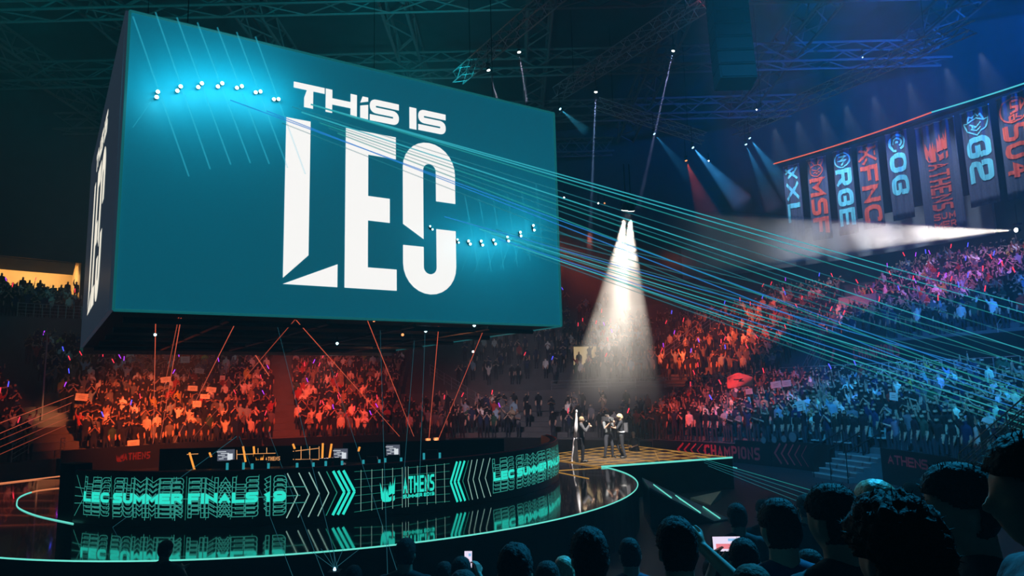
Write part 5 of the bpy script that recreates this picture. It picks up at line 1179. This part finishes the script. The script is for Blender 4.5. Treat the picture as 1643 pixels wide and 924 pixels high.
# thin beams
for k, (a, b, c, pw, half, ln, dens, lens, lab) in enumerate((
        ((833, 84, 33), (842, 142, 33), (.62, .68, 1), 9000, 1.6, 2.6, .20, 'lenswhite', 'lamp with a short white beam hanging over the right end of the screen'), ((784, 113, 34), (797, 156, 34), (.7, .75, 1), 7000, 1.6, 1.6, .20, 'lenswhite', 'lamp with a short white beam just above the screen edge'),
        ((956, 148, 38), (946, 395, 38), (.30, .52, 1), 45000, .75, 9.5, .30, 'lenswhite', 'lamp with a narrow bluish beam falling straight down right of the screen'), ((1080, 82, 38), (1026, 325, 38), (.42, .50, 1), 45000, .75, 9.5, .30, 'lenswhite', 'highest lamp, with a long slanting violet beam'),
        ((1112, 237, 44), (1195, 330, 42), (.06, .42, 1), 5000, 7.5, 5.2, .11, 'lensblue', 'blue lamp with a wide soft beam left of the banners'), ((899, 175, 44), (945, 215, 43), (.05, .5, .8), 1200, 8, 2.6, .11, 'lensblue', 'small cyan lamp beside the upper right corner of the screen'),
        ((1050, 215, 46), (1105, 280, 45), (.04, .4, .9), 1200, 7, 4.0, .10, 'lensblue', 'small blue lamp behind the slanting violet beam'), ((1203, 222, 46), (1262, 300, 45), (.05, .45, 1), 2600, 8, 5.0, .11, 'lensblue', 'upper one of two blue lamps near the left end of the banners'), ((1197, 232, 46), (1240, 330, 45), (.05, .45, 1), 1800, 7, 5.0, .10, 'lensblue', 'lower one of two blue lamps near the left end of the banners'),
        ((1101, 258, 46), (1135, 345, 45), (1, .10, .05), 900, 11, 4.8, .10, 'lensred', 'small red lamp with a dim red beam left of the wide blue beam'))):
    p, q = at(*a), at(*b); moving_head(p, q - p, lab, lens, .10)
    spot('rig_spot', p + (q - p).normalized() * .15, q, c, pw, half * 2.1, .3, .03)
    smoke_cone('haze', p, q - p, ln, half, haze_mat('smoke_in_beam', dens, (1, 1, 1), .8, (.3, .7), .5), 'thin smoke in the beam of the ' + ('short-beamed lamp above the screen end', 'short-beamed lamp at the screen edge', 'lamp with the straight bluish beam', 'lamp with the slanting violet beam', 'wide soft blue lamp', 'small cyan lamp by the screen corner', 'small blue lamp behind the violet beam', 'upper blue lamp near the banners', 'lower blue lamp near the banners', 'small red lamp')[k], .05, 14)
# little lights scattered in the rig
for k, (px, py, Y, l_) in enumerate(((1214, 176, 44, 'lenswhite'), (1137, 258, 44, 'lenswhite'), (960, 326, 40, 'lenswhite'), (905, 317, 40, 'lenswhite'), (970, 326, 40, 'lensred'), (1384, 92, 40, 'lensblue'), (247, 516, 20, 'lens'), (249, 537, 22, 'lens'), (252, 502, 18, 'lensred'), (600, 514, 20, 'lensred'), (646, 537, 22, 'lensred'), (683, 531, 22, 'lens'), (761, 522, 22, 'lens'), (541, 551, 24, 'lens'), (759, 564, 30, 'lenswhite'))):
    p = at(px, py, Y); t = thing('indicator_light', f'tiny {"red" if l_ == "lensred" else "white" if l_ == "lenswhite" else "cyan"} light ' + ('in the dark rig beside the screen' if py < 340 else 'under the hanging screen') + f', {ORD[k]} of these pin lights', 'light', p, 0, 'pin lights in the rig')
    MB().ell(p, (.045, .045, .045), 8, 6).build('bulb', M[l_], t, True); MB().tube([p, Vector((p.x, p.y, p.z + .5))], .02, 5).build('cable', M['black'], t)

# ------------------------------------------------------------------ lasers
lc = [beam_mat('laser_cyan', (.06, .72, .85), .62, .55), beam_mat('laser_teal', (.04, .62, .62), .5, .40), beam_mat('laser_blue', (.03, .34, .95), .7, .45), beam_mat('laser_faint', (.05, .5, .62), .42, .28)]
lr = beam_mat('laser_red', (1, .15, .07), .8, .55); lrf = beam_mat('laser_red_faint', (1, .15, .07), .6, .35); lt = beam_mat('laser_thin_teal', (.05, .30, .40), .4, .45)
def laser(p, q, r, m, label): tag(MB().tube([p, q], r, 6).build('laser_beam', m), label, 'laser beam', 'laser beams in the haze')  # scattered laser light drawn as a see-through glowing tube
O1 = face(4.35, 5.72, .35)
ends = [(492, 0), (505, 0), (522, 1), (545, 3), (566, 0), (578, 3), (590, 1), (612, 3), (640, 1)]
for k, (y, mi) in enumerate(ends):
    o = face(3.1 + .25 * k, 5.85 - .10 * k, .35) if k > 2 else O1
    laser(o, tier_hit(1668, y + 4, 1.6), .020 if mi != 3 else .016, lc[mi], f'long cyan laser beam of the upper fan crossing the screen, {ORD[k]} from the top')
for k, (s0, t0, y, mi) in enumerate(((2.3, 5.40, 628, 2), (3.2, 5.30, 655, 2), (3.6, 5.05, 668, 3))):
    laser(face(s0, t0, .35), tier_hit(1668, y + 6, 1.6), .016, lc[mi], f'deep blue laser beam slanting behind the fan across the lettering, {ORD[k]} from the top')
O2 = face(9.5, 2.95, .35)
for k, (s0, t0, y, mi) in enumerate(((8.4, 3.1, 612, 2), (9.2, 3.0, 628, 1), (9.6, 2.85, 640, 0), (10.0, 2.75, 650, 1), (10.3, 2.6, 660, 2), (10.6, 2.5, 672, 0), (11.0, 2.45, 684, 1), (11.2, 2.3, 694, 3), (10.2, 2.9, 604, 3), (11.4, 2.9, 584, 3), (11.9, 3.1, 560, 3))):
    laser(face(s0, t0, .3), tier_hit(1668, y + 6, 1.6), .018, lc[mi], f'cyan laser beam of the lower fan, {ORD[k]} counted along the right lamp arc')
for k, (a, b, m) in enumerate((((590, 515, 19), (664, 700, 34), lr), ((472, 510, 19), (641, 700, 34), lr), ((704, 522, 22), (688, 706, 30), lr), ((778, 524, 24), (697, 720, 30), lr), ((292, 501, 17.5), (257, 705, 37), lr), ((288, 503, 17.5), (245, 712, 37), lrf), ((250, 505, 18), (246, 710, 37), lr), ((384, 506, 19), (280, 710, 37), lr), ((474, 512, 19), (310, 702, 37), lrf), ((410, 570, 40), (432, 603, 40), lr))):
    laser(at(*a), at(*b), .011 if k != 9 else .03, m, f'thin red laser beam under the hanging screen, {ORD[k]} of the red ones')
for k, (x0, y0, x1, y1) in enumerate(((441, 507, 545, 925), (528, 580, 640, 925), (610, 530, 622, 925), (665, 545, 645, 800), (430, 690, 520, 925), (682, 535, 672, 800), (384, 700, 470, 925), (100, 905, 380, 700))):
    laser(at(x0, y0, 20), at(x1, y1, 11.5), .0045, lt, f'hair-thin teal laser beam in front of the LED wall, {ORD[k]} of the teal ones')
for k, (y0, y1) in enumerate(((662, 690), (668, 708), (680, 718), (690, 730), (700, 742))):
    laser(at(118 - 3 * k, 634 + 12 * k, 36), at(-30, y1, 28), .012, lr if k < 2 else lrf, f'orange laser beam at the left-hand aisle, {ORD[k]} from the top')
for k, (x1, y1) in enumerate(((500, 885), (515, 880), (527, 880), (536, 882), (552, 878), (575, 882))):
    laser(at(537, 912, 10), at(x1, y1, 13), .004, lt, f'short bluish beam of the little fan below the stage, {ORD[k]} from left')
p = at(537, 914, 10); t = thing('floor_laser', 'small laser unit on the dark floor at the foot of the stage', 'lamp', (p.x, p.y, 0))
MB().box(p + Vector((0, 0, -.06)), (.16, .2, .1)).build('body', M['black'], t); MB().ell(p, (.02, .02, .035), 8, 6).build('lens', M['lensblue'], t, True); MB().tube([p + Vector((0, 0, -.1)), Vector((p.x, p.y, 0))], .03, 6).build('stand', M['black'], t)
for k, y in enumerate((738, 742, 747, 752)):
    laser(at(1118 + 6 * k, y - 5, 27), at(1300, y + 48 + 4 * k, 22), .010, lc[1] if k == 0 else lc[3], f'low teal laser beam over the floor right of the runway, {ORD[k]} from the top')
# faint smoke: over the pit's far side, and by the ramp
def puff(c, rad, m, label):
    mb = MB(); mb.ell(c, rad, 20, 12); return tag(mb.build('haze', m), label, 'haze', None, 'stuff')

# ------------------------------------------------------------------ the near stand and the people standing in front of the camera
def near_z(y): return max(0.0, 2.12 - .25 * (max(0, math.floor((y - .55) / .85)) * .85 + .55 + .425 - 1.5)) if y < 9.9 else 0.0
mb = MB(); y = -2.0
while y < 9.8:
    y1 = y + .85 if y >= .55 else .55; z = near_z((y + y1) / 2) if y >= .55 else 2.36
    mb.box(((-1.0), (y + y1) / 2, z / 2), (30, y1 - y, z)); y = y1
struct(mb.build('floor_near_stand', M['floor']))
PF = {'rest': (pose(), (), 0), 'phone': (pose(elL=(-.24, .20, 1.30), wrL=(-.10, .40, 1.52), elR=(.24, .20, 1.30), wrR=(.10, .40, 1.52), hdL=(.25, .45, .9), hdR=(-.25, .45, .9), huL=(-.6, -.4, .3), huR=(.6, -.4, .3), curl=.75), ('L', 'R'), 0),
      'wave': (pose(elR=(.33, .17, 1.42), wrR=(.18, .30, 1.58), hdR=(-.6, .25, .75), huR=(.4, -.8, .3), curl=.3), ('R',), 0), 'clap': (pose(elL=(-.25, .14, 1.18), wrL=(-.05, .32, 1.30), elR=(.25, .14, 1.18), wrR=(.05, .32, 1.30)), (), 0)}
PM = {}; HM = {}
def near_person(px, ytop, d, yaw, style, hair, kind, shirt, label, wide=1.0):
    P, hands, _ = PF[kind]
    if kind not in PM: PM[kind] = person_meshes(P, hands, .012, 'shirt', 0, 0, -.05, True)
    hk = (style, kind)
    if hk not in HM: HM[hk] = hair_mesh(P, style, 0, -.05, len(HM) + 3)
    top = {'curly': 1.80, 'quiff': 1.79, 'crop': 1.785, 'short': 1.765, 'buzz': 1.755, 'long': 1.77}[style]
    q = at(px, ytop, d); z0 = near_z(d); k = min(max((q.z - z0) / top, .86), 1.12)
    b = make_person(PM[kind], HM[hk], dict(shirt=shirt, hair=hair), (q.x, q.y, q.z - top * k), R(yaw), label, 'spectators standing near the camera', k)
    return b
near_person(1437, 779, 1.62, 8, 'curly', 'hairdark', 'rest', 'shirtdark', 'spectator with a big curly dark head, the largest head in front, from behind')
near_person(1338, 773, 2.65, 22, 'short', 'hairdark', 'rest', 'shirtdark', 'short-haired spectator directly left of the big curly head, turned a little left')
near_person(1406, 768, 3.5, 5, 'long', 'hairfair', 'rest', 'shirtgrey', 'spectator with smooth fair hair peeping up behind the big curly head')
near_person(1250, 797, 3.3, 4, 'short', 'hairdark', 'rest', 'shirtblue', 'spectator with a round dark head of short hair, right of the raised phone')
bE = near_person(1543, 731, 2.35, 62, 'crop', 'hairdark', 'rest', 'shirtdark', 'spectator with cropped hair in profile, looking left, in a dark T-shirt')
near_person(1672, 676, 1.62, 74, 'crop', 'hairdark', 'rest', 'shirtdark', 'tall spectator at the right edge in profile, face turned left', 1)
near_person(945, 839, 3.25, 2, 'crop', 'hairdark', 'rest', 'shirtdark', 'spectator with thick dark hair straight below the stage, right of the centre aisle of heads')
near_person(1010, 862, 5.4, 0, 'short', 'hairdark', 'rest', 'shirtblue', 'smaller spectator with a neat dark head, between two larger dark heads')
bI = near_person(1085, 823, 2.95, 0, 'quiff', 'hairdark', 'wave', 'shirtdark', 'spectator with tall brushed-up dark hair and one bare hand raised beside the head')
bJ = near_person(1193, 862, 3.75, -4, 'short', 'hairdark', 'phone', 'shirtdark', 'spectator holding up a phone in both hands')
near_person(1208, 906, 2.5, 0, 'buzz', 'hairbrown', 'rest', 'shirtgrey', 'spectator with a close-cropped teal-lit scalp just below the person with the phone')
near_person(905, 892, 5.6, 6, 'long', 'hairfair', 'rest', 'shirtgrey', 'spectator with light greenish hair low down left of the thick dark head')
near_person(878, 899, 4.3, 0, 'short', 'hairdark', 'rest', 'shirtdark', 'spectator low down between the brushed-up head and the light-haired one')
near_person(650, 862, 6.6, -6, 'short', 'hairdark', 'rest', 'shirtdark', 'lone dark spectator standing before the glowing crest on the LED wall')
near_person(825, 866, 3.35, -4, 'quiff', 'hairdark', 'rest', 'shirtdark', 'spectator with wavy brushed-up hair below the right end of the LED wall')
bQ = near_person(739, 892, 5.9, -4, 'short', 'hairdark', 'phone', 'shirtdark', 'spectator lifting a small lit phone, left of the wavy-haired head')
near_person(712, 900, 6.3, -4, 'short', 'hairdark', 'rest', 'shirtdark', 'spectator low down immediately left of the small lit phone')
near_person(742, 915, 3.0, 0, 'buzz', 'hairdark', 'rest', 'shirtgrey', 'spectator whose teal-lit scalp just shows at the bottom below the small phone')
near_person(566, 906, 6.8, -8, 'short', 'hairdark', 'rest', 'shirtdark', 'spectator barely showing at the bottom by the little bluish beam fan')
near_person(265, 866, 10.6, -12, 'short', 'hairdark', 'clap', 'shirtdark', 'dark person standing alone on the floor before the left part of the stage')
near_person(1148, 893, 4.8, 3, 'short', 'hairdark', 'rest', 'shirtblue', 'spectator half hidden behind the raised bare hand')
near_person(1300, 880, 4.2, 3, 'short', 'hairdark', 'rest', 'shirtdark', 'spectator half hidden between the round dark head and the short-haired one')
for k, (px, yt, d, st, lab) in enumerate(((1182, 806, 7.2, 'short', 'small far spectator just left of the raised phone'), (1293, 792, 7.6, 'short', 'small far spectator in a dark cap-like haircut, right of the round dark head'), (1462, 772, 8.6, 'short', 'far dark spectator on the floor between the fair hair and the profile face'), (1225, 800, 8.6, 'short', 'far spectator on the floor above the raised phone'))):
    near_person(px, yt, d, 0, st, 'hairdark', 'clap', 'shirtdark', lab)
def phone(b, w, h, m, label, land):
    c = Vector(b.location) + Matrix.Rotation(b.rotation_euler.z, 3, 'Z') @ (Vector((0, .455, 1.635)) * b.scale.x); rot = Matrix.Rotation(b.rotation_euler.z, 3, 'Z') @ Matrix.Rotation(-.2, 3, 'X')
    t = thing('phone', label, 'phone', c); MB().box(c, (w, .009, h), rot=rot).build('case', M['black'], t); sc_ = MB().box(c + rot @ Vector((0, -.0055, 0)), (w * .93, .002, h * .92), rot=rot).build('screen', M[m], t)
    mb = MB(); mb.box(c + rot @ Vector((-.12 * w, -.0075, -.15 * h)), (w * .5, .001, h * .32), rot=rot); mb.build('screen_picture', M['phonered'], sc_)
    MB().box(c + rot @ Vector((.2 * w, -.0078, .25 * h)), (w * .3, .001, h * .16), rot=rot).build('screen_picture', M['phoneblue'], sc_)
phone(bJ, .165, .085, 'phone', 'bright phone held sideways, filming the stage', True)
phone(bQ, .07, .145, 'phone', 'small upright phone lit pink and white', False)
